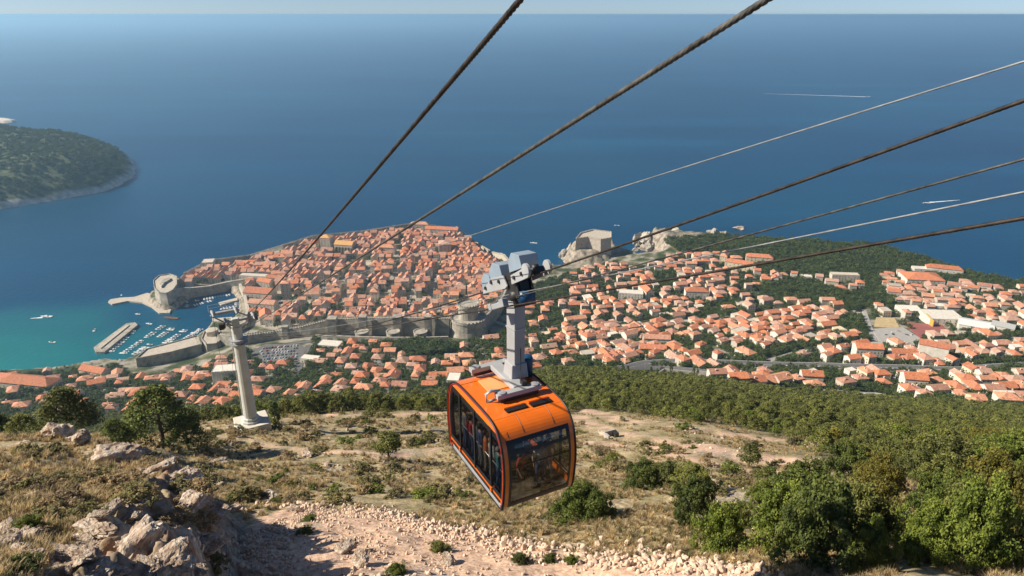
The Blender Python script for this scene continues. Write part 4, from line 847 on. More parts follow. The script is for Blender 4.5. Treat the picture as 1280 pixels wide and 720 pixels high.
# ---- parametric house
def house_parts(w_, l_, h, rh, kind, over=.45, base=5):
    hw_, hl = w_ / 2, l_ / 2; wl_ = MB(); c8 = [(-hw_, -hl), (hw_, -hl), (hw_, hl), (-hw_, hl)]
    v = [(x, y, -base) for x, y in c8] + [(x, y, h) for x, y in c8]; f = [(0, 1, 5, 4), (1, 2, 6, 5), (2, 3, 7, 6), (3, 0, 4, 7)]
    ov = over; e = rh / hw_ * ov
    if kind == 'flat':
        v += [(x, y, h - .5) for x, y in c8]; f += [(8, 9, 10, 11)]
        f += [(4, 5, 9, 8), (5, 6, 10, 9), (6, 7, 11, 10), (7, 4, 8, 11)]; return (v, f), None
    if kind == 'gable':                 # ridge along l
        v += [(0, -hl, h + rh), (0, hl, h + rh)]; f += [(4, 5, 8), (6, 7, 9)]
        r = [(-hw_ - ov, -hl - ov, h - e), (hw_ + ov, -hl - ov, h - e), (hw_ + ov, hl + ov, h - e), (-hw_ - ov, hl + ov, h - e), (0, -hl - ov, h + rh), (0, hl + ov, h + rh)]
        rf = [(0, 4, 5, 3), (1, 2, 5, 4)]
    else:
        q = max(hl - hw_, .02)
        r = [(-hw_ - ov, -hl - ov, h - e), (hw_ + ov, -hl - ov, h - e), (hw_ + ov, hl + ov, h - e), (-hw_ - ov, hl + ov, h - e), (0, -q, h + rh), (0, q, h + rh)]
        rf = [(0, 4, 5, 3), (1, 2, 5, 4), (0, 1, 4), (2, 3, 5)]
    n = len(r); rr_ = [(x, y, z + .3) for x, y, z in r] + r
    F = [tuple(i for i in a) for a in rf] + [tuple(i + n for i in a)[::-1] for a in rf]
    F += [(3, 0, 0 + n, 3 + n), (1, 2, 2 + n, 1 + n)]
    if kind == 'gable': F += [(0, 4, 4 + n, 0 + n), (4, 1, 1 + n, 4 + n), (2, 5, 5 + n, 2 + n), (5, 3, 3 + n, 5 + n)]
    else: F += [(0, 1, 1 + n, 0 + n), (2, 3, 3 + n, 2 + n)]
    return (v, f), (rr_, F)
WIN_ME = mesh('window', [(-.5, 0, -.5), (.5, 0, -.5), (.5, 0, .5), (-.5, 0, .5), (-.5, .12, -.5), (.5, .12, -.5), (.5, .12, .5), (-.5, .12, .5)], [(3, 2, 1, 0), (0, 1, 5, 4), (1, 2, 6, 5), (2, 3, 7, 6), (3, 0, 4, 7)][0:5], [WINM])
WIN_ME2 = WIN_ME.copy(); WIN_ME2.materials.clear(); WIN_ME2.materials.append(M_('green_shutter', (.05, .11, .07), .6, 2, .2))
CHIM = {i: None for i in range(5)}
for i in CHIM: CHIM[i] = MB().box((0, 0, 0), (.8, .8, 2.2)).box((0, 0, 1.15), (1.05, 1.05, .18)).build('x', WALLS[i]).data
for o in [o for o in bpy.data.objects if o.name.startswith('x')]: bpy.data.objects.remove(o)
HOUSES = []                             # records for labels
def rcol(x): return {'bright orange': 0}.get(x, 0)
def add_windows(root_wall, w_, l_, h, wins, rng_):
    """real window leaves, each its own part, on the faces that look uphill and to the sides"""
    st = max(1, int(h / 3.1)); me = WIN_ME if rng_.random() < .7 else WIN_ME2
    for face in range(3):
        L = w_ if face == 0 else l_; n = max(1, int(L / 3.2)); n = min(n, wins)
        for s_ in range(st):
            for k in range(n):
                if rng_.random() < .12: continue
                u = (k + .5) / n * L - L / 2 + rng_.uniform(-.2, .2); z = 1.6 + s_ * 3.0
                if z > h - .6: continue
                o = bpy.data.objects.new('window', me); C.objects.link(o); o.parent = root_wall
                if face == 0: o.location = (u, -l_ / 2 - .03, z)
                elif face == 1: o.location = (-w_ / 2 - .03, u, z); o.rotation_euler.z = R(-90)
                else: o.location = (w_ / 2 + .03, u, z); o.rotation_euler.z = R(90)
                o.scale = (1.05, 1, 1.5)
def house(name, x, y, rz, w_, l_, h, rh, kind, ri, wi, wins=0, cat='house', group=None, label=None, zb=None, rng_=random):
    z = h1(x, y) if zb is None else zb
    root = empty(name, (x, y, z), rz); (wv, wf), rf_ = house_parts(w_, l_, h, rh, kind)
    wall = link('wall', mesh('wall', wv, wf, [WALLS[wi]] if not isinstance(wi, bpy.types.Material) else [wi]), root)
    if rf_:
        roof = link('roof', mesh('roof', rf_[0], rf_[1], [ROOFS[ri] if not isinstance(ri, bpy.types.Material) else ri]), root)
        if rng_.random() < .7 and cat == 'house':
            ch = bpy.data.objects.new('chimney', CHIM[wi if isinstance(wi, int) else 0]); C.objects.link(ch); ch.parent = roof
            ch.location = (w_ * rng_.choice((-.2, .2)), l_ * rng_.uniform(-.25, .25), h + rh * .75)
    if wins: add_windows(root, w_, l_, h, wins, rng_)
    if label: tag(root, label, cat, group)
    else: HOUSES.append((root, x, y, w_, l_, h, kind, ri, wi, cat, group))
    return root
# ---- fortress helpers
def crenels(b, P, z, step=2.6, hh=1.3, th=.7):
    n = len(P)
    for i in range(n):
        a = Vector(P[i][:2]); c_ = Vector(P[(i + 1) % n][:2]); L = (c_ - a).length; t = (c_ - a) / max(L, .01); q = math.atan2(t.y, t.x); k = int(L / step)
        for j in range(k):
            p = a + t * (L * (j + .5) / k); b.box((p.x, p.y, z + hh / 2), (step * .55, th, hh), q)
def fort(name, top_px, z1, z0, label, cat='fortress', par=1.4, batter=2.0, mat_=None, px=True, cren=True):
    P = [at(x, y, z1) for x, y in top_px] if px else top_px
    root = empty(name, (0, 0, 0)); tag(root, label, cat)
    MB().prism(P, z0, z1, batter=batter).build('wall', mat_ or STONE, root)
    cx = sum(p[0] for p in P) / len(P); cy = sum(p[1] for p in P) / len(P); inn = [(cx + (x - cx) * .9, cy + (y - cy) * .9) for x, y in P]
    MB().prism(inn, z1 - .5, z1 + .06).build('terrace', STONE2, root)
    # parapet ring
    b = MB(); n = len(P)
    for i in range(n):
        a, c_ = Vector(P[i]), Vector(P[(i + 1) % n]); L = (c_ - a).length; t = (c_ - a) / L; m_ = (a + c_) / 2; b.box((m_.x, m_.y, z1 + par / 2), (L, .9, par), math.atan2(t.y, t.x))
    b.build('parapet', mat_ or STONE, root)
    if cren: b = MB(); crenels(b, P, z1 + par); tag(b.build('merlons', mat_ or STONE, root), kind='stuff')
    occ_poly(P); lm(cat if False else name.replace('_', ' '), (cx, cy)); return root, P
def slits(root, pts, z, face=-1, n=4, s=(1.2, .4, 1.6)):
    for k in range(n):
        t = (k + .5) / n; x = pts[0][0] + (pts[1][0] - pts[0][0]) * t; y = pts[0][1] + (pts[1][1] - pts[0][1]) * t
        MB().box((x, y, z), s, math.atan2(pts[1][1] - pts[0][1], pts[1][0] - pts[0][0])).build('window', WINM, root)
SJ, P = fort('harbour_fortress', [(192, 351), (199, 345), (212, 343), (221, 346), (221, 356), (216, 363), (208, 367), (199, 366), (193, 360)], 25, -1, 'massive rounded stone fortress guarding the tip of the old harbour', batter=2.5, cren=False)
slits(SJ, [P[6], P[4]], 14, n=4); slits(SJ, [P[8], P[6]], 14, n=3)
MB().prism([at(x, y, 25.2) for x, y in [(200, 357), (204, 351), (212, 348), (213, 351), (206, 355), (202, 360)]], 24, 28).build('gun_shelter', STONE, SJ)
RV, P = fort('gate_fortress', [(170, 449), (183, 437), (214, 429), (247, 420), (251, 431), (212, 441)], 21, 2, 'low grey fortress with sunlit flat terrace beside the marina', batter=1.0, cren=False)
slits(RV, [P[0], P[5]], 12, n=5); slits(RV, [P[5], P[4]], 12, n=5)
BR, P = fort('barbican_fortress', [(252, 424), (256, 414), (266, 411), (276, 414), (279, 423), (270, 430), (258, 431)], 22, 2, 'pale round-cornered stone bastion behind the pylon head', batter=3.5, cren=False)
b = MB(); q = at(266, 418, 22); b.lathe((q[0], q[1], 21.5), [(7.5, 0), (7.2, 6), (7.8, 6.2), (7.8, 7.4), (7, 7.5)], 18).build('turret', STONE2, BR, True)
# quay and breakwaters
tag(MB().prism([at(x, y, 2.2) for x, y in [(135, 377), (138, 374), (150, 372), (168, 371), (184, 366), (193, 368), (197, 382), (203, 388), (214, 386), (212, 391), (199, 391), (189, 383), (178, 378), (160, 376), (140, 380)]], -5, 2.2).build('breakwater', STONE2), 'curved pale stone breakwater running out from the harbour fortress', 'breakwater')
br = MB().prism([at(x, y, 3) for x, y in [(117, 434), (158, 404), (169, 403), (172, 406), (130, 440), (120, 440)]], -5, 3).build('breakwater', STONE); tag(br, 'detached straight stone breakwater sheltering the marina rows', 'breakwater')
MB().prism([at(x, y, 4.2) for x, y in [(122, 434), (158, 406), (162, 406), (126, 435)]], 2, 4.2).build('parapet_wall', STONE2, br)
tag(MB().prism([at(x, y, 2) for x, y in [(265, 398), (290, 396), (290, 401), (266, 402)]], -5, 2).build('pier', STONE2), 'pale stone pier in the old harbour behind the pylon head', 'pier')
tag(MB().prism([at(x, y, 2) for x, y in [(273, 378), (296, 372), (297, 375), (276, 381)]], -5, 2).build('pier', STONE2), 'short pinkish pier under the harbour houses', 'pier')
lm('old harbour', at(270, 385, 0)); lm('marina', at(190, 425, 0))
# ---- city walls
def city_wall(pts_px, hs, th, label, towers=(), mat_=None, mer=True, wall_z=None):
    P = [hit(x, y) if wall_z is None else Vector((*at(x, y, wall_z), wall_z)) for x, y in pts_px]; root = empty('city_wall', (0, 0, 0)); tag(root, label, 'city wall', 'walls around the old town')
    zt_ = [p.z + h for p, h in zip(P, hs)]
    for i in range(len(P) - 1):
        a, c_ = P[i], P[i + 1]; d = (c_ - a).xy.normalized(); n_ = Vector((-d.y, d.x)) * th / 2; ax_, cx_ = a.xy - d * .5, c_.xy + d * .5
        v = []
        for p, z0_, z1_ in ((ax_, a.z - 6, zt_[i]), (cx_, c_.z - 6, zt_[i + 1])):
            for s_, k_ in ((-1, 1.25), (1, 1)): v.append((p.x + n_.x * s_ * k_, p.y + n_.y * s_ * k_, z0_))
            for s_ in (-1, 1): v.append((p.x + n_.x * s_, p.y + n_.y * s_, z1_))
        b = MB().add(v, [(0, 4, 6, 2), (1, 3, 7, 5), (2, 6, 7, 3), (0, 2, 3, 1), (4, 5, 7, 6)]); b.build('wall_section', mat_ or STONE, root)
        if mer:
            b = MB(); L = (cx_ - ax_).length; k = max(1, int(L / 3)); q = math.atan2(d.y, d.x)
            for s_ in (-1, 1):
                for j in range(k):
                    t = (j + .5) / k; p = ax_.lerp(cx_, t) + n_ * s_ * .93; b.box((p.x, p.y, zt_[i] + (zt_[i + 1] - zt_[i]) * t + .5), (2.0, .5, 1.6), q)
            tag(b.build('merlons', mat_ or STONE, root), kind='stuff')
        occ_line([(a.x, a.y), (c_.x, c_.y)], th / 2 + 1)
    return root, P, zt_
NW, NP, NZ = city_wall([(276, 431), (300, 431), (345, 424), (378, 421), (410, 418), (455, 418), (505, 419), (562, 420)], [14, 12, 11, 14, 20, 23, 24, 24], 5, 'long grey northern city wall above the gardens with square towers')
def wall_tower(root, px, py, w_, d_, h, z=None):
    p = hit(px, py); b = MB().box((p.x, p.y + 1, p.z + h / 2 - 3), (w_, d_, h + 6), m=0); b.box((p.x, p.y + 1, p.z + h + .5), (w_ + .6, d_ + .6, 1.0)); b.build('tower', STONE, root); occ.put(p.x, p.y, 9)
wall_tower(NW, 417, 420, 11, 11, 24); wall_tower(NW, 455, 421, 9, 9, 27); wall_tower(NW, 498, 421, 10, 10, 27); wall_tower(NW, 536, 422, 8, 8, 28); wall_tower(NW, 358, 424, 7, 6, 17)
def bastion(root, px, py, r0, h, name='bastion'):
    p = hit(px, py); MB().lathe((p.x, p.y, p.z - 5), [(r0 * 1.25, 0), (r0, h * .75), (r0, h + 5), (r0 * 1.06, h + 5.1), (r0 * 1.06, h + 6.2), (r0 * .9, h + 6.2), (r0 * .9, h + 5.4)], 20).build(name, STONE, root, False); occ.put(p.x, p.y, r0)
for px, py in ((453, 424), (492, 424), (526, 424)): bastion(NW, px, py, 8.2, 10)
b2 = MB()
fw, _, _ = city_wall([(395, 425), (420, 426), (450, 427), (490, 428), (530, 428), (560, 427)], [7] * 6, 2, 'low outer wall with round bastions in front of the northern city wall', mer=False)
# round keep at the corner
mc = hit(585, 421); mk = empty('round_keep', (mc.x, mc.y + 14, mc.z)); tag(mk, 'huge two-tiered round stone keep at the corner of the city wall', 'fortress'); lm('round keep', (mc.x, mc.y + 14)); occ.put(mc.x, mc.y + 14, 24)
MB().lathe((0, 0, -6), [(25, 0), (22.5, 14), (22, 24), (22.8, 24.3), (22.8, 26.5), (21.2, 26.6), (21.2, 25)], 28).build('lower_drum', STONE, mk)
MB().lathe((0, 3, 18), [(12.5, 0), (12.2, 14), (14, 16), (14, 19.5), (13, 19.5), (13, 18)], 24).build('upper_drum', STONE, mk)
b = MB()
for k in range(24): a = k * math.pi / 12; b.box((13.6 * math.cos(a), 3 + 13.6 * math.sin(a), 38.3), (.8, 1.9, 1.6), a)
tag(b.build('merlons', STONE, mk), kind='stuff')
b = MB()
for k in range(30): a = k * math.pi / 15; b.box((22.2 * math.cos(a), 22.2 * math.sin(a), 21.3), (.8, 2.4, 1.5), a)
tag(b.build('merlons', STONE, mk), kind='stuff')
city_wall([(604, 416), (618, 400), (628, 385), (634, 368), (640, 350), (634, 336)], [20, 20, 18, 16, 14, 12], 5, 'western city wall falling from the round keep to the cove')
sw = [(571, 292), (586, 301), (600, 309), (615, 318), (630, 325), (641, 338)]
city_wall(sw, [14, 12, 10, 10, 9, 8], 3, 'pale sea wall stepping down the cliff on the right of the old town', mat_=STONE2)
city_wall([(230, 344), (262, 332), (312, 322), (355, 313), (392, 302), (455, 296), (495, 290), (525, 286), (571, 291)], [9, 9, 10, 10, 11, 11, 12, 12, 13], 3, 'long sea wall along the outer shore of the old town')
city_wall([(221, 371), (240, 370), (262, 367), (285, 361), (305, 357), (330, 350)], [15, 14, 13, 12, 11, 8], 4.5, 'smooth grey harbour wall behind the moored boats', mer=False)
city_wall([(301, 362), (307, 375), (311, 392), (306, 410), (290, 418)], [10, 9, 9, 9, 10], 3.5, 'pale quay-side wall between the old harbour and the large roofs', mer=False, mat_=STONE2)
# cliff fortress
LP = [(717, 305), (724, 294), (742, 289), (764, 291), (763, 307), (748, 309), (734, 303)]
LV, P = fort('cliff_fortress', [(720, 299), (726, 292), (741, 288), (764, 291), (764, 298), (751, 300), (735, 297)], 53, 22, 'pale triangular fortress standing on the sea rock', batter=1.5, mat_=STONE2)
slits(LV, [P[0], P[6]], 42, n=3); slits(LV, [P[6], P[4]], 42, n=4)
# ---- named buildings of the old town
def bighouse(px, py, w_, l_, h, rh, kind, ri, wi, deg, label, cat='building', wins=6, name='stone_building', key=None):
    p = hit(px, py); r = house(name, p.x, p.y, R(deg), w_, l_, h, rh, kind, ri, wi, wins, cat, None, label)
    c_, s_ = abs(math.cos(R(deg))), abs(math.sin(R(deg))); ww, ll = w_ / 2, l_ / 2; q = [(-ww, -ll), (ww, -ll), (ww, ll), (-ww, ll)]
    occ_poly([(p.x + a * math.cos(R(deg)) - b_ * math.sin(R(deg)), p.y + a * math.sin(R(deg)) + b_ * math.cos(R(deg))) for a, b_ in q], 5)
    if key: lm(key, p)
    return r
YEL = M_('ochre_roof', (.62, .34, .12), .85, .6, .2)
chh = bighouse(432, 316, 16, 33, 17, 5, 'gable', YEL, 2, 78, 'long church with an ochre roof and stone buttresses above the old town roofs', 'church', 0, 'church', 'ochre church')
for k in range(6):
    for s_ in (-1, 1): MB().box((s_ * 9.4, -14 + k * 5.6, 5), (3, 1.2, 16), taper=.7).build('buttress', STONE, chh)
for k in range(5): MB().box((-8.06, -11 + k * 5.6, 10), (.2, 1.6, 5)).build('window', WINM, chh)
bighouse(410, 312, 18, 18, 24, 4, 'hip', YEL, 2, -10, 'tall square church tower block beside the long ochre-roofed church', 'church', 3, 'church_tower', None)
bighouse(482, 316, 14, 36, 12, 4, 'hip', 2, 2, 82, 'long low convent range right of the ochre-roofed church', 'building', 5, 'convent', None)
bighouse(553, 294, 14, 62, 13, 4, 'gable', 0, 4, 80, 'very long orange-roofed range at the far corner of the old town', 'building', 8, 'convent', 'far convent')
bighouse(525, 287, 12, 36, 12, 4, 'hip', 3, 2, 84, 'shorter orange-roofed range behind the far corner of the old town', 'building', 6, 'convent', None)
bighouse(556, 318, 20, 24, 22, 3, 'hip', 4, 2, 8, 'tall bare stone block among the roofs near the far corner', 'building', 3, 'stone_building', None)
bighouse(579, 389, 13, 52, 13, 4, 'gable', M_('tan_roof', (.55, .33, .17), .9, .6, .2), 4, 86, 'long tan-roofed monastery beside the round keep', 'monastery', 8, 'monastery', 'monastery')
bighouse(558, 392, 7, 7, 30, 3, 'hip', 2, 2, 0, 'slim square bell tower at the end of the tan-roofed monastery', 'bell tower', 1, 'bell_tower', None)
bighouse(326, 372, 24, 42, 12, 5, 'gable', 1, 4, 80, 'broad red-orange roofed hall nearest the old harbour quay', 'building', 7, 'harbour_hall', 'harbour halls')
bighouse(330, 386, 16, 40, 11, 4, 'gable', 3, 4, 80, 'long salmon roofed hall in front of the broad harbour hall', 'building', 7, 'harbour_hall', None)
bighouse(333, 359, 14, 24, 11, 4, 'gable', 0, 2, 70, 'harbour customs building with a bright roof behind the broad hall', 'building', 4, 'harbour_hall', None)
bighouse(359, 373, 12, 12, 26, 2, 'hip', 2, 2, 5, 'square clock tower over the end of the main street', 'clock tower', 2, 'clock_tower', 'clock tower')
bighouse(333, 402, 16, 22, 12, 5, 'gable', 0, 4, 20, 'steep orange gabled monastery wing beside the quay wall', 'monastery', 3, 'monastery', None)
bighouse(318, 352, 12, 44, 12, 1, 'flat', 2, 4, 82, 'long pale wall-like building over the harbour wall', 'building', 8, 'stone_building', None)
bighouse(262, 337, 18, 20, 16, 2, 'flat', 2, 4, 10, 'pale round-cornered building on the seaward wall above the harbour', 'building', 3, 'stone_building', None)
# ---- named buildings outside the walls
lst = bighouse(285, 473, 26, 16, 13, 1, 'flat', 0, 0, 8, 'white slatted cable car station building below the pylon', 'station', 0, 'cable_car_station', 'white station')
for k in range(9): MB().box((-12 + k * 3, -8.4, 8), (.9, .8, 11)).build('fin', WHITEP, lst)
bighouse(925, 338, 12, 46, 13, 4, 'hip', 0, 3, 62, 'big yellow-walled school wing with a bright orange roof below the wood', 'school', 8, 'school', 'yellow school')
bighouse(948, 330, 12, 40, 13, 4, 'hip', 1, 3, 75, 'rear wing of the yellow-walled school beside the dark wood', 'school', 7, 'school', None)
bighouse(905, 327, 11, 26, 13, 4, 'hip', 2, 3, -25, 'short left wing of the yellow-walled school', 'school', 4, 'school', None)
bighouse(1150, 354, 34, 50, 11, 5, 'hip', 0, 0, 82, 'large white hall with an orange roof at the edge of the sea wood', 'building', 9, 'hall', 'white hall')
bighouse(1165, 343, 14, 56, 10, 3, 'flat', 0, 0, 80, 'white flat skylight roof behind the large orange-roofed hall', 'building', 3, 'hall', None)
bighouse(1178, 344, 12, 48, 12, 4, 'hip', 0, 0, 70, 'narrow orange-roofed wing at the right of the large white hall', 'building', 6, 'hall', None)
bighouse(1175, 402, 30, 40, 10, 1, 'flat', 0, 0, 85, 'white flat-roofed school block with a yellow end wall', 'school', 6, 'school', 'flat-roofed school')
p = hit(1157, 404); tag(MB().box((p.x, p.y - 6, p.z + 5.2), (1, 24, 11), R(-10)).build('yellow_wall', M_('ochre_panel', (.70, .38, .08), .7, 1, .1)), 'bright ochre end wall of the flat-roofed school', 'wall')
bighouse(1135, 392, 20, 26, 8, 1, 'flat', 0, 0, 85, 'low white flat-roofed block left of the flat-roofed school', 'building', 5, 'stone_building', None)
bighouse(1218, 413, 24, 34, 9, 3, 'gable', M_('white_metal_roof', (.72, .72, .70), .5, 1, .08), 0, 60, 'white-roofed sports hall amid the right-hand houses', 'sports hall', 4, 'sports_hall', 'sports hall')
bighouse(1252, 415, 16, 22, 9, 3, 'gable', M_('grey_metal_roof', (.42, .42, .41), .5, 1, .08), 0, 50, 'grey-roofed shed right of the white sports hall', 'building', 4, 'shed', None)
bighouse(1054, 353, 12, 38, 14, 1, 'flat', 2, 1, 84, 'grey ribbed hotel block inside the town wood', 'hotel', 9, 'hotel', 'ribbed hotel')
bighouse(1082, 449, 13, 26, 15, 3, 'gable', 0, 0, 84, 'tall white apartment block with an orange roof above the highway', 'apartment block', 9, 'apartment_block', 'apartment block')
bighouse(1128, 449, 12, 26, 9, 3, 'gable', 0, 0, 84, 'long low white block right of the tall white apartment block', 'apartment block', 8, 'apartment_block', None)
hb_ = bighouse(1163, 450, 15, 26, 18, 3, 'gable', 1, 0, 60, 'stepped apartment block with many balconies above the highway', 'apartment block', 0, 'apartment_block', 'balconied block')
for s_ in range(5):
    for k in range(4): MB().box((8.2, -9.5 + k * 6.2, 2.5 + s_ * 3.1), (1.6, 4.8, .9)).build('balcony', WALLS[0], hb_)
bighouse(1012, 482, 11, 17, 12, 3, 'gable', 0, 0, 82, 'white four-storey house with red-railed terraces above the forest edge', 'house', 6, 'terraced_house', None)
bighouse(1140, 484, 13, 19, 11, 4, 'gable', 0, 0, 80, 'largest white gabled house at the forest edge below the highway', 'house', 6, 'large_house', 'forest-edge house')
bighouse(788, 375, 15, 34, 13, 1, 'flat', 0, 0, 80, 'white flat-topped hospital wing by the orange gabled hall', 'building', 8, 'hospital', 'hospital')
bighouse(807, 371, 12, 30, 13, 5, 'gable', 0, 0, 12, 'orange gabled hall standing end-on beside the hospital wing', 'building', 5, 'hospital', None)
bighouse(870, 372, 16, 32, 12, 4, 'hip', 0, 0, 85, 'wide white house with a hipped orange roof among dark trees', 'building', 8, 'villa', 'hipped villa')
bighouse(820, 430, 11, 30, 9, 3, 'gable', 3, 0, 84, 'long white row of flats above the highway bend', 'apartment block', 8, 'apartment_block', 'row of flats')
bighouse(815, 443, 11, 28, 9, 3, 'gable', 1, 0, 84, 'second long row of flats nearer the highway bend', 'apartment block', 8, 'apartment_block', None)
bighouse(40, 487, 20, 62, 12, 5, 'hip', 0, 1, 80, 'very long orange-roofed quarantine building on the left shore', 'building', 12, 'long_hall', 'long shore building')
bighouse(22, 480, 14, 58, 9, 4, 'hip', 1, 1, 82, 'rear range of the long shore building by the water', 'building', 9, 'long_hall', None)
bighouse(120, 470, 13, 34, 9, 4, 'gable', 0, 1, 72, 'shore-side warehouse with orange roof near the marina', 'building', 6, 'warehouse', 'shore warehouse')
bighouse(413, 435, 15, 26, 7, 1, 'flat', 0, 0, 80, 'white flat market roof in front of the city wall', 'building', 4, 'market_hall', 'market roof')
bighouse(388, 452, 10, 20, 6, 1, 'flat', 0, 0, 78, 'low white flat roof beside the car park', 'building', 3, 'market_hall', None)
pool = hit(956, 486); tag(MB().box((pool.x, pool.y, pool.z + .5), (9, 5, 1.2)).build('swimming_pool', M_('pool_water', (.05, .55, .60), .1, 1, .05)), 'small turquoise swimming pool beside a white house', 'swimming pool'); occ.put(pool.x, pool.y, 6)
ribbon('street', [(362, 381), (420, 377), (480, 376), (540, 378), (572, 383)], 7, STONE2, kind='structure')
ribbon('square', [(338, 392), (352, 383), (366, 381)], 15, STONE2)
ribbon('square', [(425, 331), (450, 329), (468, 331)], 14, STONE2)
for a_, b_ in (((400, 378), (405, 350)), ((428, 376), (432, 338)), ((455, 376), (462, 335)), ((485, 376), (500, 300)), ((512, 376), (520, 330)), ((538, 378), (548, 330)), ((385, 399), (387, 380)), ((430, 398), (431, 379)), ((470, 398), (471, 378)), ((510, 398), (511, 378)), ((548, 398), (548, 380)), ((380, 352), (470, 348)), ((470, 348), (590, 350)), ((360, 330), (430, 322))): ribbon('lane', [a_, ((a_[0] + b_[0]) / 2 + 1, (a_[1] + b_[1]) / 2), b_], 2.6, STONE)
# ---- rows of the old town
rngT = random.Random(11); old_list = []
OT = np.array(OLDTOWN); ymin, ymax = OT[:, 1].min(), OT[:, 1].max(); xmin, xmax = OT[:, 0].min(), OT[:, 0].max()
def in_old(x, y, m_=4): return float(sdist(np.array([x]), np.array([y]), OLDTOWN)[0]) > m_
yrow = ymin + 6
while yrow < ymax:
    band = 'a' if yrow < 905 else 'b' if yrow < 1000 else 'c'
    stepy = {'a': 14.5, 'b': 12.5, 'c': 13.5}[band]
    x = xmin + rngT.uniform(0, 6)
    while x < xmax:
        wd = rngT.uniform(7.5, 12.5); cx = x + wd / 2; yy_ = yrow + 8 * math.sin(cx / 90 + 1) + rngT.uniform(-1.2, 1.2) + (cx + 60) * .05
        x += wd + (0.1 if rngT.random() < .8 else rngT.uniform(1, 3))
        if not in_old(cx, yy_): continue
        street = (band == 'b' and abs(yrow - 915) < 5) or (int((cx + 900) / 31) != int((cx + wd + 900) / 31) and band != 'c')
        if street and rngT.random() < .7: continue
        if rngT.random() < .045 or not occ.free(cx, yy_, 3.2): continue
        l_ = stepy - rngT.uniform(.2, 2.8); ns = rngT.random() < {'a': .72, 'b': .2, 'c': .5}[band]
        if band == 'c' and cx > 60: pass
        h = rngT.uniform(8.5, 12.5); rz = rngT.uniform(-.08, .08) + .05
        if ns: old_list.append((cx, yy_, rz, wd, l_, h, wd * .32, 'gable' if rngT.random() < .8 else 'hip'))
        else: old_list.append((cx, yy_, rz + math.pi / 2, l_, wd, h, l_ * .28, 'gable' if rngT.random() < .75 else 'hip'))
    yrow += stepy + (2.2 if rngT.random() < .3 else .0)
# harbour-side quarter left of the main town
for _ in range(420):
    px, py = rngT.uniform(226, 330), rngT.uniform(330, 362); q = hit(px, py)
    if py > 366 - (px - 226) * .14 or not in_old(q.x, q.y, 5) or not occ.free(q.x, q.y, 5): continue
print('old town houses', len(old_list))
def choose_roof(r): return r.choices(range(6), [2.4, 2.2, 3.4, 3.6, 3.4, 1.4])[0]
ridge_pt = lambda a: (a[0], a[1])
for o_ in old_list: occ.put(o_[0], o_[1], 5)
old_list.sort(key=lambda a: math.hypot(a[0], a[1]))
def merged_houses(name, lst_, label, r, cat):
    V = []; Fc = []; Mi = []; n = 0
    for (x, y, rz, w_, l_, h, rh, kind) in lst_:
        (wv, wf), rf_ = house_parts(w_, l_, h, rh, kind); c_, s_ = math.cos(rz), math.sin(rz); z0_ = h1(x, y); wi, ri = r.choices(range(5), [2, 2, 3, 1, 2])[0], choose_roof(r)
        for vv, ff, mm in ((wv, wf, wi), (*rf_, 5 + ri)) if rf_ else ((wv, wf, wi),):
            V += [(x + a * c_ - b_ * s_, y + a * s_ + b_ * c_, z0_ + z_) for a, b_, z_ in vv]; Fc += [tuple(i + n for i in q) for q in ff]; Mi += [mm] * len(ff); n += len(vv)
        # small windows on the sides in view
        for u in np.arange(-w_ / 2 + 1.6, w_ / 2 - 1, 3.0):
            for zz_ in np.arange(2, h - 1.4, 3.1):
                a = [(u - .5, -l_ / 2 - .04, zz_), (u + .5, -l_ / 2 - .04, zz_), (u + .5, -l_ / 2 - .04, zz_ + 1.5), (u - .5, -l_ / 2 - .04, zz_ + 1.5)]
                V += [(x + p[0] * c_ - p[1] * s_, y + p[0] * s_ + p[1] * c_, z0_ + p[2]) for p in a]; Fc.append((n, n + 1, n + 2, n + 3)); Mi.append(11); n += 4
    o = link(name, mesh(name, V, Fc, WALLS + ROOFS + [WINM], Mi)); tag(o, label, cat, kind='stuff'); return o
rngH = random.Random(5)
for a in old_list[:300]:
    x, y, rz, w_, l_, h, rh, kind = a
    house('town_house', x, y, rz, w_, l_, h, rh, kind, choose_roof(rngH), rngH.choices(range(5), [2, 2, 3, 1, 2])[0], 2, 'house', 'closely packed houses inside the city wall', None, None, rngH)
merged_houses('town_houses', old_list[300:], 'densely packed terracotta roofs filling the rest of the old town', rngH, 'houses')
# ---- suburbs
PINEWOOD = [world_line(p) for p in ([(1010, 352), (1050, 368), (1110, 372), (1120, 385), (1075, 385), (1010, 380), (960, 378), (950, 362), (985, 350)], [(1060, 395), (1075, 410), (1070, 420), (1045, 415)],
            [(655, 362), (690, 352), (712, 360), (706, 378), (680, 382)], [(1235, 455), (1275, 452), (1290, 470), (1250, 470)], [(480, 432), (560, 430), (575, 438), (560, 448), (500, 447)], [(1100, 300), (1240, 345), (1290, 358), (1290, 366), (1180, 356), (1120, 345), (1040, 350), (960, 345), (905, 316), (850, 318)],
            [(300, 440), (345, 432), (400, 426), (400, 433), (340, 440), (305, 446)], [(815, 345), (845, 345), (850, 362), (818, 360)])]
SUB = world_line([(0, 470), (60, 468), (150, 460), (175, 475), (250, 462), (300, 445), (400, 430), (570, 432), (620, 425), (650, 395), (660, 360), (690, 350), (725, 340), (760, 330), (800, 337), (850, 320), (905, 320), (1000, 345), (1130, 345), (1290, 362), (1400, 400), (1400, 520), (1290, 516), (1180, 508), (1100, 495), (1000, 489), (930, 486), (885, 484), (885, 466), (780, 463), (700, 458), (640, 470), (560, 487), (470, 495), (380, 505), (250, 515), (100, 522), (-60, 522), (-60, 478)])
SUB += []
sub_list = []
def inpoly(x, y, P): return float(sdist(np.array([x]), np.array([y]), P)[0])
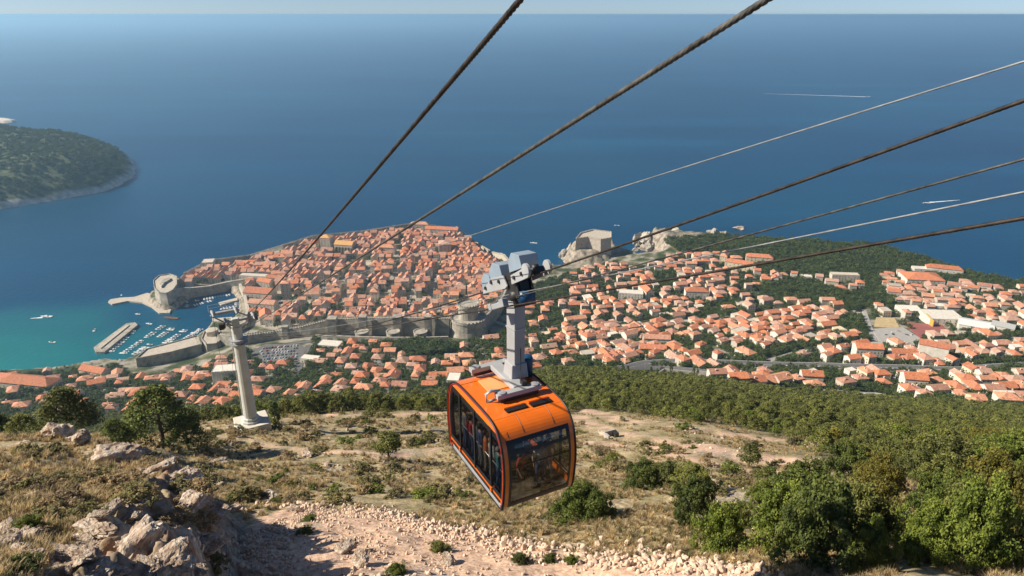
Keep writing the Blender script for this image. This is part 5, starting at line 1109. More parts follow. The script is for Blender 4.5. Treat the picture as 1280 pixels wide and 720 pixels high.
sx0, sx1 = min(p[0] for p in SUB), max(p[0] for p in SUB); sy0, sy1 = min(p[1] for p in SUB), max(p[1] for p in SUB)
CX = np.array([[rngH.uniform(sx0, sx1), rngH.uniform(sy0, sy1)] for _ in range(26000)])
ok = sdist(CX[:, 0], CX[:, 1], SUB) > 5
for w_ in PINEWOOD: ok &= sdist(CX[:, 0], CX[:, 1], w_) < -3
ok &= sdist(CX[:, 0], CX[:, 1], OLDTOWN) < -24
ok &= sdist(CX[:, 0], CX[:, 1], COAST) > 9
dens = fbm(CX[:, 0] / 70, CX[:, 1] / 70, 3, 91)
for (x, y), o_, dn in zip(CX, ok, dens):
    if not o_: continue
    if abs(x) > (abs(y) * .80 + 20): continue
    lower = y < 660
    w_ = rngH.uniform(7, 12.0); l_ = w_ * rngH.uniform(1.0, 1.65)
    left = x < 60
    r_ = 7.0 + rngH.uniform(-1, 2.5) + (2.5 if left and y < 760 else 0) + (2.0 if dn < -.12 else 0)
    r_ += max(w_ - 10, 0) * .7
    if not occ.free(x, y, r_ * .72 + .9): continue
    if dn < -.02 and rngH.random() < .25: occ.put(x, y, 1.0); continue
    if dn < -.2 and rngH.random() < .75: continue
    rz = math.sin(x / 130) * .3 + math.cos(y / 110) * .25 + (math.pi / 2 if rngH.random() < .62 else 0) + rngH.uniform(-.12, .12)
    h = rngH.choice((6.5, 8, 8.5, 9.5, 11)) if not left else rngH.choice((5.5, 6.5, 7.5, 9)); kind = rngH.choices(['hip', 'gable', 'flat'], [5, 4, .7])[0]
    sub_list.append((x, y, rz, w_, l_, h, w_ * rngH.uniform(.2, .27), kind)); occ.put(x, y, r_ * .72)
print('suburb houses', len(sub_list))
sub_list.sort(key=lambda a: math.hypot(a[0], a[1]))
for a in sub_list[:300]:
    x, y, rz, w_, l_, h, rh, kind = a
    house('house', x, y, rz, w_, l_, h, rh, kind, choose_roof(rngH) if rngH.random() < .6 else rngH.choice((0, 1, 2)), rngH.choices(range(5), [8, 2.5, .6, 1, 1])[0], 3, 'house', 'houses with gardens outside the old town', None, None, rngH)
merged_houses('houses', sub_list[300:], 'more distant orange-roofed houses of the suburb by the sea', rngH, 'houses')
# ---- labels that single each house out
for nm, px, py in (('pylon', 315, 530), ('cove', 660, 345), ('cliff fortress', 736, 305), ('pine wood', 1040, 380), ('forest edge', 700, 462), ('sandy pitch', 1105, 403)): LM.setdefault(nm, tuple(hit(px, py)[:2]))
def side(dx, dy): return ('beyond', 'in front of')[dy < 0] if abs(dy) > abs(dx) else ('right of', 'left of')[dx < 0]
ORD = ['', 'second ', 'third ', 'fourth ', 'fifth ', 'sixth ', 'seventh ', 'eighth ', 'ninth ', 'tenth ', 'eleventh ', 'twelfth ', 'thirteenth ', 'fourteenth ', 'fifteenth ', 'sixteenth ']
buckets = {}
for rec in HOUSES:
    root, x, y, w_, l_, h, kind, ri, wi, cat, group = rec
    k, (lx, ly) = min(LM.items(), key=lambda kv: math.hypot(kv[1][0] - x, kv[1][1] - y)); d = math.hypot(lx - x, ly - y)
    size = 'tall' if h > 11.5 else 'large' if w_ * l_ > 125 else 'small' if w_ * l_ < 78 else ''
    if cat == 'house' and root.name.startswith('town'): desc = '%s %s house with %s roof' % (size, WALLN[wi], ROOFN[ri])
    else: desc = '%s %s house with %s' % (size, WALLN[wi], 'flat roof' if kind == 'flat' else '%s %s roof' % (ROOFN[ri], 'hipped' if kind == 'hip' else 'gabled'))
    buckets.setdefault((desc.strip(), side(x - lx, y - ly), k), []).append((d, rec))
for (desc, s_, k), L in buckets.items():
    L.sort(key=lambda a: a[0])
    for i, (d, rec) in enumerate(L):
        o_ = ORD[i] if i < len(ORD) else 'farthest '
        if len(desc.split()) > 8: desc = desc.replace('weathered salmon', 'salmon').replace('faded pink-brown', 'pink-brown').replace('hipped roof', 'roof').replace('gabled roof', 'roof') if False else desc
        lab = '%s, %snearest %s the %s' % (desc, o_, s_, k) if len(L) > 1 else '%s %s the %s' % (desc, s_, k)
        tag(rec[0], lab, rec[9], rec[10])
# ================================================================== VEGETATION
rngV = random.Random(21); NR = np.random.default_rng(9)
def in_wood(X, Y):
    m = np.zeros(len(X), bool)
    for p in WOOD_POLYS: m |= sdist(X, Y, p) > 0
    return m
def poisson(x0, x1, y0, y1, r, n, ok):
    X = NR.uniform(x0, x1, n); Y = NR.uniform(y0, y1, n); k = ok(X, Y); X, Y = X[k], Y[k]; g = {}; out = []
    for x, y in zip(X, Y):
        rr_ = r(x, y) if callable(r) else r; kx, ky = int(x // 6), int(y // 6); good = True
        for i in (-1, 0, 1):
            for j in (-1, 0, 1):
                for a, b_ in g.get((kx + i, ky + j), ()):
                    if (a - x) ** 2 + (b_ - y) ** 2 < rr_ * rr_: good = False; break
                if not good: break
            if not good: break
        if good: g.setdefault((kx, ky), []).append((x, y)); out.append((x, y))
    return np.array(out)
def view_ok(X, Y): return np.abs(X) < Y * .86 + 14
WPTS = poisson(-560, 660, 48, 540, lambda x, y: 2.5 if y < 170 else 3.2 if y < 260 else 4.2, 150000, lambda X, Y: in_wood(X, Y) & view_ok(X, Y) & ((fbm(X / 22, Y / 22, 3, 95) > -.33) | (Y < 180)) & ((X > -20) | (Y < 210) | (Y > 400)))
WZ = H(WPTS[:, 0], WPTS[:, 1]); keep = np.array([float(a) for a in [1] * len(WPTS)], bool); dist_ = np.hypot(WPTS[:, 0], WPTS[:, 1])
treeh = lambda x, y: 2.3 + np.clip((y - 100) / 300, 0, 1) * 3.4 + np.clip((x - 30) / 25, 0, 1) * np.clip((105 - y) / 30, 0, 1) * 1.3 + np.clip((-10 - x) / 20, 0, 1) * .9; order = np.argsort(dist_); WPTS, WZ = WPTS[order], WZ[order]; print('forest trees', len(WPTS))
# the 300 nearest as trees of their own
GOLDPINE = (crown_mesh('pine_crown', 'pine', 77, L_GOLD, 90, 26, .03), PINE[0][1]); BRIGHTPINE = (crown_mesh('pine_crown', 'pine', 78, L_BRIGHT, 90, 26, .03), PINE[1][1])
for i in range(min(300, len(WPTS))):
    x, y = WPTS[i]; h = rngV.uniform(.8, 1.35) * treeh(x, y); pr = PINE[i % 5]; q = rngV.random()
    lab = 'olive green pine'
    if q < .12: pr = BRIGHTPINE; lab = 'bright green pine'
    elif q < .15: pr = GOLDPINE; lab = 'yellowish pine'
    size = 'tall ' if h > treeh(x, y) * 1.2 else 'low ' if h < treeh(x, y) * .93 else ''
    reg = 'left of the pylon' if x < PB.x - 2 else 'between the pylon and the cabin' if x < 4 else 'right of the cabin above the terraces' if x < 75 else 'on the right-hand slope'
    put_tree('pine_tree', (x, y, WZ[i] - .2), h, pr, size + lab + ' ' + reg, 'tree', 'pines at the near edge of the forest', wide=rngV.uniform(.95, 1.35))
hs = NR.uniform(.8, 1.4, len(WPTS)) * treeh(WPTS[:, 0], WPTS[:, 1]) * (1 + .25 * fbm(WPTS[:, 0] / 30, WPTS[:, 1] / 30, 3, 96))
far_ = WPTS[300:]; fz = WZ[300:]; mid = np.arange(len(far_)) < 1700
def xyz(P, Z, d=.2): return np.stack([P[:, 0], P[:, 1], Z - d], 1)
wideh = lambda h: np.stack([h * NR.uniform(1.0, 1.4, len(h)), h * NR.uniform(1.0, 1.4, len(h)), h], 1)
scatter('forest', xyz(far_[mid], fz[mid]), wideh(hs[300:][mid]), [p[0] for p in PINE], 'dense olive green pine forest covering the slope above the town', 'forest')
if (~mid).any(): scatter('forest', xyz(far_[~mid], fz[~mid]), wideh(hs[300:][~mid]), [p[0] for p in PINEF], 'farther part of the pine forest down to the first houses', 'forest')
# woods in and behind the town
pts = []
for w_ in PINEWOOD + [SEAWOOD]:
    xs = [p[0] for p in w_]; yy_ = [p[1] for p in w_]
    q = poisson(min(xs), max(xs), min(yy_), max(yy_), 5.2, int((max(xs) - min(xs)) * (max(yy_) - min(yy_)) / 6), lambda X, Y, w_=w_: (sdist(X, Y, w_) > 0) & (sdist(X, Y, COAST) > 3) & (np.hypot(X - GRA[0], Y - GRA[1]) > 38) & (np.hypot(X - LOV[0], Y - LOV[1]) > 45))
    if len(q): pts.append(q)
pw = np.concatenate(pts); pw = np.array([p for p in pw if occ.free(p[0], p[1], 1.5)]); print('town woods', len(pw))
hh = NR.uniform(7, 15, len(pw)) * (1 + .3 * fbm(pw[:, 0] / 40, pw[:, 1] / 40, 2, 3)); scatter('wood', xyz(pw, H(pw[:, 0], pw[:, 1]), 1.5), np.stack([hh * 1.15, hh * 1.15, hh * .9], 1), [p[0] for p in ROUND], 'dark green woods on the headland and between the houses', 'woodland')
# garden trees
def gok(X, Y): return ((sdist(X, Y, SUB) > 0) & (sdist(X, Y, OLDTOWN) < -8) & (sdist(X, Y, COAST) > 5) & (np.abs(X) < Y * .82 + 20))
gp = poisson(sx0, sx1, sy0, sy1, 4.2, 60000, gok); gp = [tuple(p) for p in gp if occ.free(p[0], p[1], .2)]; gp.sort(key=lambda p: math.hypot(*p)); print('garden trees', len(gp))
for i, (x, y) in enumerate(gp[:220]):
    h = rngV.uniform(5.5, 9); cy = rngV.random() < .12; k, (lx, ly) = min(LM.items(), key=lambda kv: math.hypot(kv[1][0] - x, kv[1][1] - y)); s_ = side(x - lx, y - ly)
    lab = ('slim dark cypress' if cy else 'small rounded garden tree' if h < 6 else 'full rounded garden tree') + ' %s the %s' % (s_, k)
    put_tree('cypress_tree' if cy else 'garden_tree', (x, y, h1(x, y) - .4), h * (1.25 if cy else 1), CYPR if cy else ROUND[i % 4], lab, 'tree', 'garden trees among the suburb houses', wide=1 if cy else 1.15)
g2 = np.array(gp[220:]); hh = NR.uniform(5.5, 10.5, len(g2)); scatter('garden_trees', xyz(g2, H(g2[:, 0], g2[:, 1]), .8), np.stack([hh * 1.2, hh * 1.2, hh], 1), [p[0] for p in ROUND], 'green garden trees filling the gaps between the farther houses', 'trees')
ot = poisson(xmin, xmax, ymin, ymax, 9, 4000, lambda X, Y: sdist(X, Y, OLDTOWN) > 4); ot = np.array([p for p in ot if occ.free(p[0], p[1], 1.0)])
if len(ot): hh = NR.uniform(7, 12, len(ot)); scatter('courtyard_trees', xyz(ot, H(ot[:, 0], ot[:, 1]), 0), hh[:, None], [p[0] for p in ROUND[:2]], 'few dark trees in courtyards of the old town', 'trees')
# row of cypresses by the highway bend and one dark cypress beside the pylon
for i, px in enumerate((754, 760, 778, 784, 813, 821, 838, 866, 871, 922, 928, 936)):
    q = hit(px, 472 + (i % 3) * 1.5); put_tree('cypress_tree', q, rngV.uniform(9, 13), CYPR, 'tall thin cypress between the highway bend and the forest', 'tree', 'cypresses by the highway bend')
q = hit(344, 529); put_tree('cypress_tree', q, 4.4, CYPR, 'dark cypress just right of the pylon foot', 'tree', None, wide=1.7)
# near trees and big bushes
def near_tree(px, py, h, pair, wide, name, label, cat='tree'):
    q = hit(px, py) if py > 0 else Vector((colx(px, -py), -py, h1(colx(px, -py), -py))); return put_tree(name, (q.x, q.y, q.z - .1 * 1), h, pair, label, cat, None, wide=wide)
NP1 = (crown_mesh('pine_crown', 'pine', 101, L_DARK, 150, 60, .018), trunk_mesh('pine_trunk', 1, .025, 5, .35, 8, .8)); NP2 = (crown_mesh('pine_crown', 'pine', 102, L_PINE, 150, 60, .018), NP1[1])
near_tree(205, -72, 8.4, NP1, 1.3, 'pine_tree', 'broad dark pine standing behind the rocky bank left of the pylon')
near_tree(93, -60, 6.8, NP2, 1.2, 'pine_tree', 'wide green pine behind the big white boulder')
near_tree(148, -68, 4.3, NP1, 1.1, 'pine_tree', 'smaller dark pine between the two broad pines behind the boulders'); near_tree(35, -62, 3.8, NP2, 1.3, 'pine_tree', 'low rounded pine left of the big white boulder'); near_tree(2, -64, 4.2, NP1, 1.2, 'pine_tree', 'dark pine at the far left behind the grassy bank'); near_tree(236, -74, 5, NP1, 1.2, 'pine_tree', 'narrow dark pine touching the right side of the broad dark pine')
RT = (crown_mesh('tree_crown', 'round', 110, L_PINE, 70, 40, .03), trunk_mesh('tree_trunk', 1, .03, 12, .22, 6, .7))
near_tree(486, 573, 3.9, RT, 1.15, 'small_tree', 'small lone tree with visible trunk in the dry grass left of the cabin')
near_tree(936, 584, 2.9, RT, 1.2, 'small_tree', 'small lone tree on the pale terraces right of the cabin'); near_tree(765, 580, 1.6, RT, 1.2, 'small_tree', 'tiny green tree below the pale hut')
def bushpair(seed, mat_, ncl=170, per=110, size=.034): return (crown_mesh('bush_foliage', 'bush', seed, mat_, ncl, per, size), trunk_mesh('bush_stems', 1, .04, seed, .4, 9, .8))
BD, BB, BG, BO = bushpair(201, L_DARK), bushpair(202, L_BRIGHT), bushpair(203, L_GOLD), bushpair(204, L_PINE)
def bush(px, py, wpx, hm, pair, label, name='bush', dy=0):
    q = hit(px, py); fw = q.y * cp - (q.z - CAM_H) * sp; r = wpx / 2 * fw / F; t = empty(name, (q.x, q.y + r * .4, h1(q.x, q.y + r * .4) - .15), rngV.uniform(0, 6.28)); tag(t, label, 'bush')
    c_ = link('foliage', pair[0], t); c_.scale = (r, r, hm / 1.4); k = link('stems', pair[1], t); k.scale = (r * 1.15, r * 1.15, hm * .78); return t
bush(726, 655, 84, 3.0, BB, 'rounded green bush directly below the front of the cabin'); bush(745, 652, 55, 2.4, BD, 'darker bush grown into the right of the rounded green bush')
bush(806, 612, 62, 3.1, BD, 'dark green bush, left one of the pair above the dry gully'); bush(838, 608, 55, 2.5, BO, 'olive bush, right one of the pair above the dry gully')
bush(868, 655, 66, 3.4, BD, 'dark tall bush on the left of the three by the rubble'); bush(905, 692, 72, 3.2, BB, 'green bush right above the pale rubble end'); bush(925, 660, 40, 1.8, BO, 'small olive bush behind the green one at the rubble end'); bush(870, 618, 62, 2.6, BO, 'olive bush between the pair and the three by the rubble')
for a in [(985, 690, 95, 4.0, BB, 'light green bush at the left of the big thicket'), (1035, 712, 120, 4.6, BD, 'largest dark green bush in the thicket bottom right'), (1075, 690, 90, 4.2, BO, 'olive bush in the middle of the big thicket'), (1010, 640, 95, 4.0, BD, 'dark bush at the back left of the big thicket'),
          (1060, 600, 70, 4.2, BD, 'dark bush at the top of the big thicket beside the pale slope'), (1105, 618, 62, 3.6, BG, 'yellow green bush behind the big thicket'), (1165, 705, 80, 3.2, BB, 'bright green bush near the bottom right corner gap'), (1225, 712, 100, 4.4, BB, 'broad bright green bush near the bottom right corner'),
          (1275, 700, 100, 5.0, BG, 'golden bush cut by the right edge of the view'), (1180, 652, 80, 3.4, BB, 'bright bush above the bottom right gap'), (1240, 640, 90, 4.6, BG, 'tall golden bush below the forest at right'), (1150, 640, 34, 1.4, BD, 'small dark bush in the gravel gap'), (1275, 600, 90, 4.6, BB, 'bright bush at the right edge under the forest'),
          (1195, 600, 80, 4.4, BO, 'olive bush under the forest right of the gap'), (955, 640, 50, 2.2, BB, 'low bright bush left of the big thicket'), (1100, 665, 80, 3.2, BG, 'yellowish bush at the right side of the big thicket'), (1090, 712, 60, 2.6, BB, 'bright bush in front of the thicket by the gap'), (1250, 690, 80, 3.6, BB, 'bright green bush between the two golden ones at bottom right'), (1140, 600, 60, 3.2, BO, 'olive bush left of the gap under the forest'), (1215, 660, 70, 3.4, BO, 'olive bush between bright bush and tall golden bush at right'), (1120, 560, 62, 4.0, BO, 'olive bush standing up against the forest'), (1240, 575, 70, 4.2, BG, 'yellow bush among the olive ones against the forest'),
          (32, 668, 44, .75, BB, 'small bright green shrub on the grassy bank at far left'), (14, 715, 60, .6, BD, 'dark low shrub in the bottom left corner'), (650, 706, 26, .8, BD, 'dark tuft-like shrub on the pale track'), (715, 706, 24, .7, BB, 'bright small shrub on the pale track'), (548, 690, 30, .7, BO, 'olive shrub in the middle of the pale track'), (495, 720, 30, .7, BB, 'bright shrub at the bottom edge on the pale track'), (688, 704, 22, .6, BD, 'smallest dark shrub beside the bright one on the track'), (380, 668, 26, .5, BO, 'olive shrub on the left of the pale track'), (385, 652, 24, .5, BD, 'dark shrub above the olive one at the left of the track')]: bush(*a)
# scrub on the plateau
def sdirt(x, y): return float(sdist(np.array([x]), np.array([y]), DIRT_POLY)[0])
n_s = 0; SH_ME = SCRUB
rows = []
for _ in range(165):
    if rngV.random() < .55: px, py = rngV.uniform(250, 640), rngV.choice((522, 530, 548, 556, 590, 603, 615, 626)) + rngV.gauss(0, 4)
    else: px, py = rngV.uniform(690, 1000), rngV.uniform(505, 620)
    rows.append((px, py))
for px, py in rows:
    q = hit(px, py)
    if sdirt(q.x, q.y) > -1 or q.y < 20: continue
    k = rngV.randrange(5); r = rngV.uniform(.45, 1.15) * (1.25 if q.y > 75 else 1); nm = ['olive', 'green', 'dry brown', 'dark green', 'olive'][k]
    o = link('shrub', SH_ME[k]); o.location = (q.x, q.y, q.z - .08); o.rotation_euler.z = rngV.uniform(0, 6.28); o.scale = (r * 1.35, r, r * .75)
    wh = 'in the dry meadow by the track' if py > 580 and px < 660 else 'in the dry meadow below the pylon' if px < 660 else 'on the pale terraces right of the cabin'
    tag(o, '%s %s shrub %s' % ('small' if r < .8 else 'wide', nm, wh), 'shrub', 'shrubs ' + wh); n_s += 1
# loose dry undergrowth and grass, nobody could count them
def tuft(seed, mat_, n=34, hgt=1.0, wid=.035):
    r = np.random.default_rng(seed); V = []; Fc = []; t = []
    for k in range(n):
        a = r.uniform(0, 6.28); d = r.uniform(0, .35); l = r.uniform(.5, 1.0) * hgt; le = r.uniform(.15, .75); x, y = math.cos(a) * d, math.sin(a) * d; a2 = r.uniform(0, 6.28); dx, dy = math.cos(a2) * le * l, math.sin(a2) * le * l; px_, py2 = -math.sin(a2) * wid, math.cos(a2) * wid
        i = len(V); V += [(x - px_, y - py2, -.1), (x + px_, y + py2, -.1), (x + dx * .45 + px_ * .8, y + dy * .45 + py2 * .8, l * .6), (x + dx * .45 - px_ * .8, y + dy * .45 - py2 * .8, l * .6), (x + dx + px_ * .15, y + dy + py2 * .15, l), (x + dx - px_ * .15, y + dy - py2 * .15, l)]
        Fc += [(i, i + 1, i + 2, i + 3), (i + 3, i + 2, i + 4, i + 5)]; t += [r.uniform(0, 1)] * 2
    return raw_mesh('grass_tuft', np.array(V), np.array(Fc), [mat_], np.array(t))
TUFT = [tuft(s, m) for s, m in ((1, L_GRASS), (2, L_GRASS), (3, L_DRY), (4, L_GRASS), (5, L_OLIVE))]
def ground_pts(n, y0, y1, power=1.0):
    Y = y0 * (y1 / y0) ** NR.uniform(0, 1, n) ** power; X = NR.uniform(-.98, .98, n) * (Y + 4); return X, Y
X, Y = ground_pts(60000, 10, 130, 1.0); k = (sdist(X, Y, DIRT_POLY) + fbm(X / 2, Y / 2, 4, 51) * 2.2 < -.2) & ~((bank_mask(X, Y) > .3) & (fbm(X / 2, Y / 2, 2, 99) > -.5 + .35 * (X < -14))) & (fbm(X / 4, Y / 4, 3, 97) > -.18)
for ln, wd in TERRW: k &= np.abs(sdist(X, Y, ln, False)) > wd * 1.25
X, Y = X[k], Y[k]; Z = H(X, Y); print('grass', len(X)); s = NR.uniform(.14, .34, len(X)) * (1 + .35 * np.clip(Y / 60, 0, 2)); scatter('grass', np.stack([X, Y, Z], 1), np.stack([s * 1.3, s * 1.3, s], 1), TUFT, 'dry golden grass covering the bank and the meadow', 'grass', tilt=.3)
X, Y = ground_pts(1700, 11, 120, .8); k = (sdist(X, Y, DIRT_POLY) < -.5) & (fbm(X / 6, Y / 6, 3, 98) > .02) & (fbm(X / 40, Y / 40, 2, 98) > -.2); X, Y = X[k], Y[k]; Z = H(X, Y); s = NR.uniform(.25, .7, len(X)) * (1 + .3 * np.clip(Y / 70, 0, 1.5)); scatter('undergrowth', np.stack([X, Y, Z - .05], 1), np.stack([s * 1.2, s * 1.2, s * .7], 1), [SCRUB[0], SCRUB[2], SCRUB[2], SCRUB[4]], 'low dry brown undergrowth between the grass', 'undergrowth')
# ================================================================== ROCKS
from mathutils import noise as mn
def rockmat():
    m, nt, bs = newmat('limestone'); a = noise_node(nt, 1.6, 8); b = noise_node(nt, 7, 6); r1 = ramp(nt, a.outputs[0], [(.32, (.26, .165, .11)), (.48, (.48, .375, .285)), (.68, (.70, .61, .51))]); r2 = ramp(nt, b.outputs[0], [(.3, (.55, .53, .5)), (.62, (1.1, 1.1, 1.1))])
    nt.links.new(mix(nt, .8, r1.outputs[0], r2.outputs[0], 'MULTIPLY'), bs.inputs['Base Color']); bs.inputs['Roughness'].default_value = .95; bump(nt, bs, b.outputs[0], .9, .12); return m
LIME = rockmat(); RUB = M_('rubble_stone', (.64, .50, .385), .95, 1.4, .22, bmp=.4, rnd=.25)
def rock_mesh(seed, sub, amp, planes, mat_, sc3=(1, 1, .7)):
    r = random.Random(seed); bm = bmesh.new(); bmesh.ops.create_icosphere(bm, subdivisions=sub, radius=1); off = Vector((seed * 3.1, seed * 1.7, 0))
    P = [(Vector((r.gauss(0, 1), r.gauss(0, 1), r.gauss(0, .8))).normalized(), r.uniform(.48, .8)) for _ in range(planes)]
    for v in bm.verts:
        c_ = v.co.copy()
        for n_, d in P:
            e = c_.dot(n_) - d
            if e > 0: c_ -= n_ * e * .92
        c_ *= 1 + amp * mn.fractal(c_ * 1.3 + off, 1, 2, 4) + (amp * .5 * -abs(mn.noise(c_ * 3.5 + off)) if sub > 3 else 0)
        v.co = Vector((c_.x * sc3[0], c_.y * sc3[1], c_.z * sc3[2]))
    me = bpy.data.meshes.new('rock'); bm.to_mesh(me); bm.free(); me.materials.append(mat_); me.update(); return me
BIG = [rock_mesh(s, 5, .34, 7, LIME) for s in range(1, 6)]
STN_ = [rock_mesh(20 + s, 2, .10, 11, RUB, (1, .8, .66)) for s in range(6)]
def boulder(px, py, r, k, label, sz=(1, 1, 1), sink=.25):
    r *= .62 if (px < 300 and py > 585) else .85 if px < 300 else .9
    q = hit(px, py); o = link('boulder', BIG[k % 5]); o.location = (q.x, q.y + r * .3, q.z + r * (.7 - sink) * .5); o.scale = (r * sz[0], r * sz[1], r * sz[2]); o.rotation_euler = (rngV.uniform(-.2, .2), rngV.uniform(-.2, .2), rngV.uniform(0, 6.28)); tag(o, label, 'boulder'); return o
for a in [(72, 548, 1.15, 0, 'big white rounded boulder on the crest of the grassy bank', (1, 1, 1.25)), (98, 556, .9, 1, 'dark-sided boulder touching the right of the big white one', (1, 1, 1)), (140, 578, 1.35, 2, 'broad grey boulder below the small pine', (1.25, 1, .8)), (148, 558, 1.2, 3, 'grey slab behind the broad grey boulder', (1.4, 1, .6)), (178, 568, .8, 4, 'low boulder right of the broad grey one', (1.2, 1, .6)),
          (27, 562, .6, 1, 'small white rock on the grassy bank at far left', (1.4, 1, .6)), (196, 592, 1.1, 0, 'pale ledge rock at the top of the shaded bank', (1.4, 1, .6)), (228, 606, 1.3, 3, 'brown overhanging rock on the edge of the shaded bank', (1.1, 1, .9)), (238, 640, 1.3, 2, 'shaded blocky rock halfway down the bank', (1, 1, .9)), (265, 650, 1.2, 4, 'pinkish slab in the shaded bank', (1.4, .9, .6)),
          (255, 690, 1.2, 1, 'dark rock low in the shaded bank', (1.2, 1, .8)), (290, 640, .9, 3, 'rock at the foot of the shaded bank', (1.2, 1, .6)), (118, 668, .95, 2, 'pale fractured outcrop in the middle of the grassy bank', (1.5, .8, .7)), (165, 700, 1.2, 0, 'large grey outcrop face at the bottom left', (1.7, 1, .9)), (205, 712, 1.1, 4, 'grey outcrop next to the large one at the bottom', (1.2, 1, 1)), (75, 702, .75, 3, 'white cracked rock near the bottom left', (1.5, 1, .7)), (35, 680, .6, 2, 'white low rock beside the bright green shrub', (1.4, 1, .5)), (132, 604, .45, 4, 'small pale rock in the dry grass of the bank', (1.3, 1, .6)),
          (272, 580, 1.0, 1, 'flat white rock in the grass right of the bank', (1.7, .9, .4)), (382, 571, .9, 2, 'white rock in the meadow, left of two', (1.3, 1, .6)), (408, 583, .55, 0, 'smaller white rock in the meadow, right of two', (1.2, 1, .6)), (470, 574, .6, 3, 'pale rock beside the small lone tree', (1.3, 1, .5)), (335, 628, .9, 4, 'pale boulder at the head of the track', (1.5, 1, .5)), (365, 640, .6, 1, 'small boulder on the track edge', (1.2, 1, .6)), (755, 545, .9, 0, 'white stone heap on the pale terrace', (1.6, 1, .7)), (710, 500, .7, 2, 'pale rock on the upper terrace', (1.6, 1, .6)), (1130, 655, .9, 1, 'pale rock in the gap between the bushes at right', (1.4, 1, .5)), (1152, 672, .7, 3, 'whitish stone below the gap rock at right', (1.3, 1, .5)), (430, 690, .7, 2, 'dark-shadowed rock on the left of the pale track', (1.2, 1, .7)), (450, 706, .6, 3, 'rock behind the dark-shadowed one on the track', (1.2, 1, .7)), (560, 705, .55, 4, 'lone brownish rock on the pale track', (1.2, 1, .7))]: boulder(*a)
for k in range(70):                     # medium rocks of the bank and the meadow
    px, py = (rngV.uniform(0, 290), rngV.uniform(585, 718)) if k < 54 else (rngV.uniform(240, 620), rngV.uniform(545, 625)); q = hit(px, py); r = rngV.uniform(.18, .42); o = link('rock', BIG[k % 5]); o.location = (q.x, q.y, q.z + r * .1); o.scale = (r * 1.4, r, r * .7); o.rotation_euler.z = rngV.uniform(0, 6)
    wh = 'on the grassy bank at left' if k < 54 else 'in the meadow left of the cabin'; tag(o, ('small' if r < .3 else 'medium') + ' pale rock half buried ' + wh, 'rock', 'half buried rocks ' + wh)
edge = hits([(308, 640), (345, 634), (400, 632), (480, 637), (560, 655), (640, 673), (700, 686), (760, 694), (820, 692), (880, 706), (950, 716)])
for k in range(300):
    t = rngV.random() ** .8 * (len(edge) - 1.01); a = edge[int(t)].lerp(edge[int(t) + 1], t % 1); x, y = a.x + rngV.gauss(0, .9), a.y + rngV.gauss(-.6, 1.1); r = rngV.uniform(.10, .34); o = link('stone', STN_[k % 6]); o.location = (x, y, h1(x, y) + r * .3); o.scale = (r, r, r); o.rotation_euler = (rngV.uniform(0, 6), rngV.uniform(0, 6), rngV.uniform(0, 6))
    s_ = int(t / 10 * 4); wh = ('at the head of the track', 'along the middle of the track edge', 'below the cabin on the track edge', 'toward the right end of the track')[min(s_, 3)]; z_ = 'larger' if r > .25 else 'smaller'
    tag(o, '%s pale rubble stone %s' % (z_, wh), 'stone', 'rubble stones along the track edge')
X = NR.uniform(-16, 34, 26000); Y = NR.uniform(19, 46, 26000); s_ = sdist(X, Y, DIRT_POLY); k = (s_ > -.6) & (NR.random(26000) < np.where(s_ < 2.6, .75, .16 + .5 * (fbm(X / 2.5, Y / 2.5, 3, 120) > .12))); X, Y = X[k], Y[k]; r = NR.uniform(.04, .15, len(X)) * np.where(s_[k] < 2.6, 1.35, 1); print('rubble', len(X))
scatter('rubble', np.stack([X, Y, H(X, Y) + r * .3], 1), r[:, None], STN_, 'pinkish pale rubble spread over the track', 'rubble', tilt=2)
X, Y = ground_pts(2600, 11, 110, .9); k = (fbm(X / 5, Y / 4, 4, 75) > .12) | (bank_mask(X, Y) > .4); X, Y = X[k], Y[k]; r = NR.uniform(.06, .2, len(X)) * (1 + Y / 90); scatter('loose_stones', np.stack([X, Y, H(X, Y)], 1), r[:, None], STN_, 'loose pale stones in the dry grass', 'stones', tilt=2)
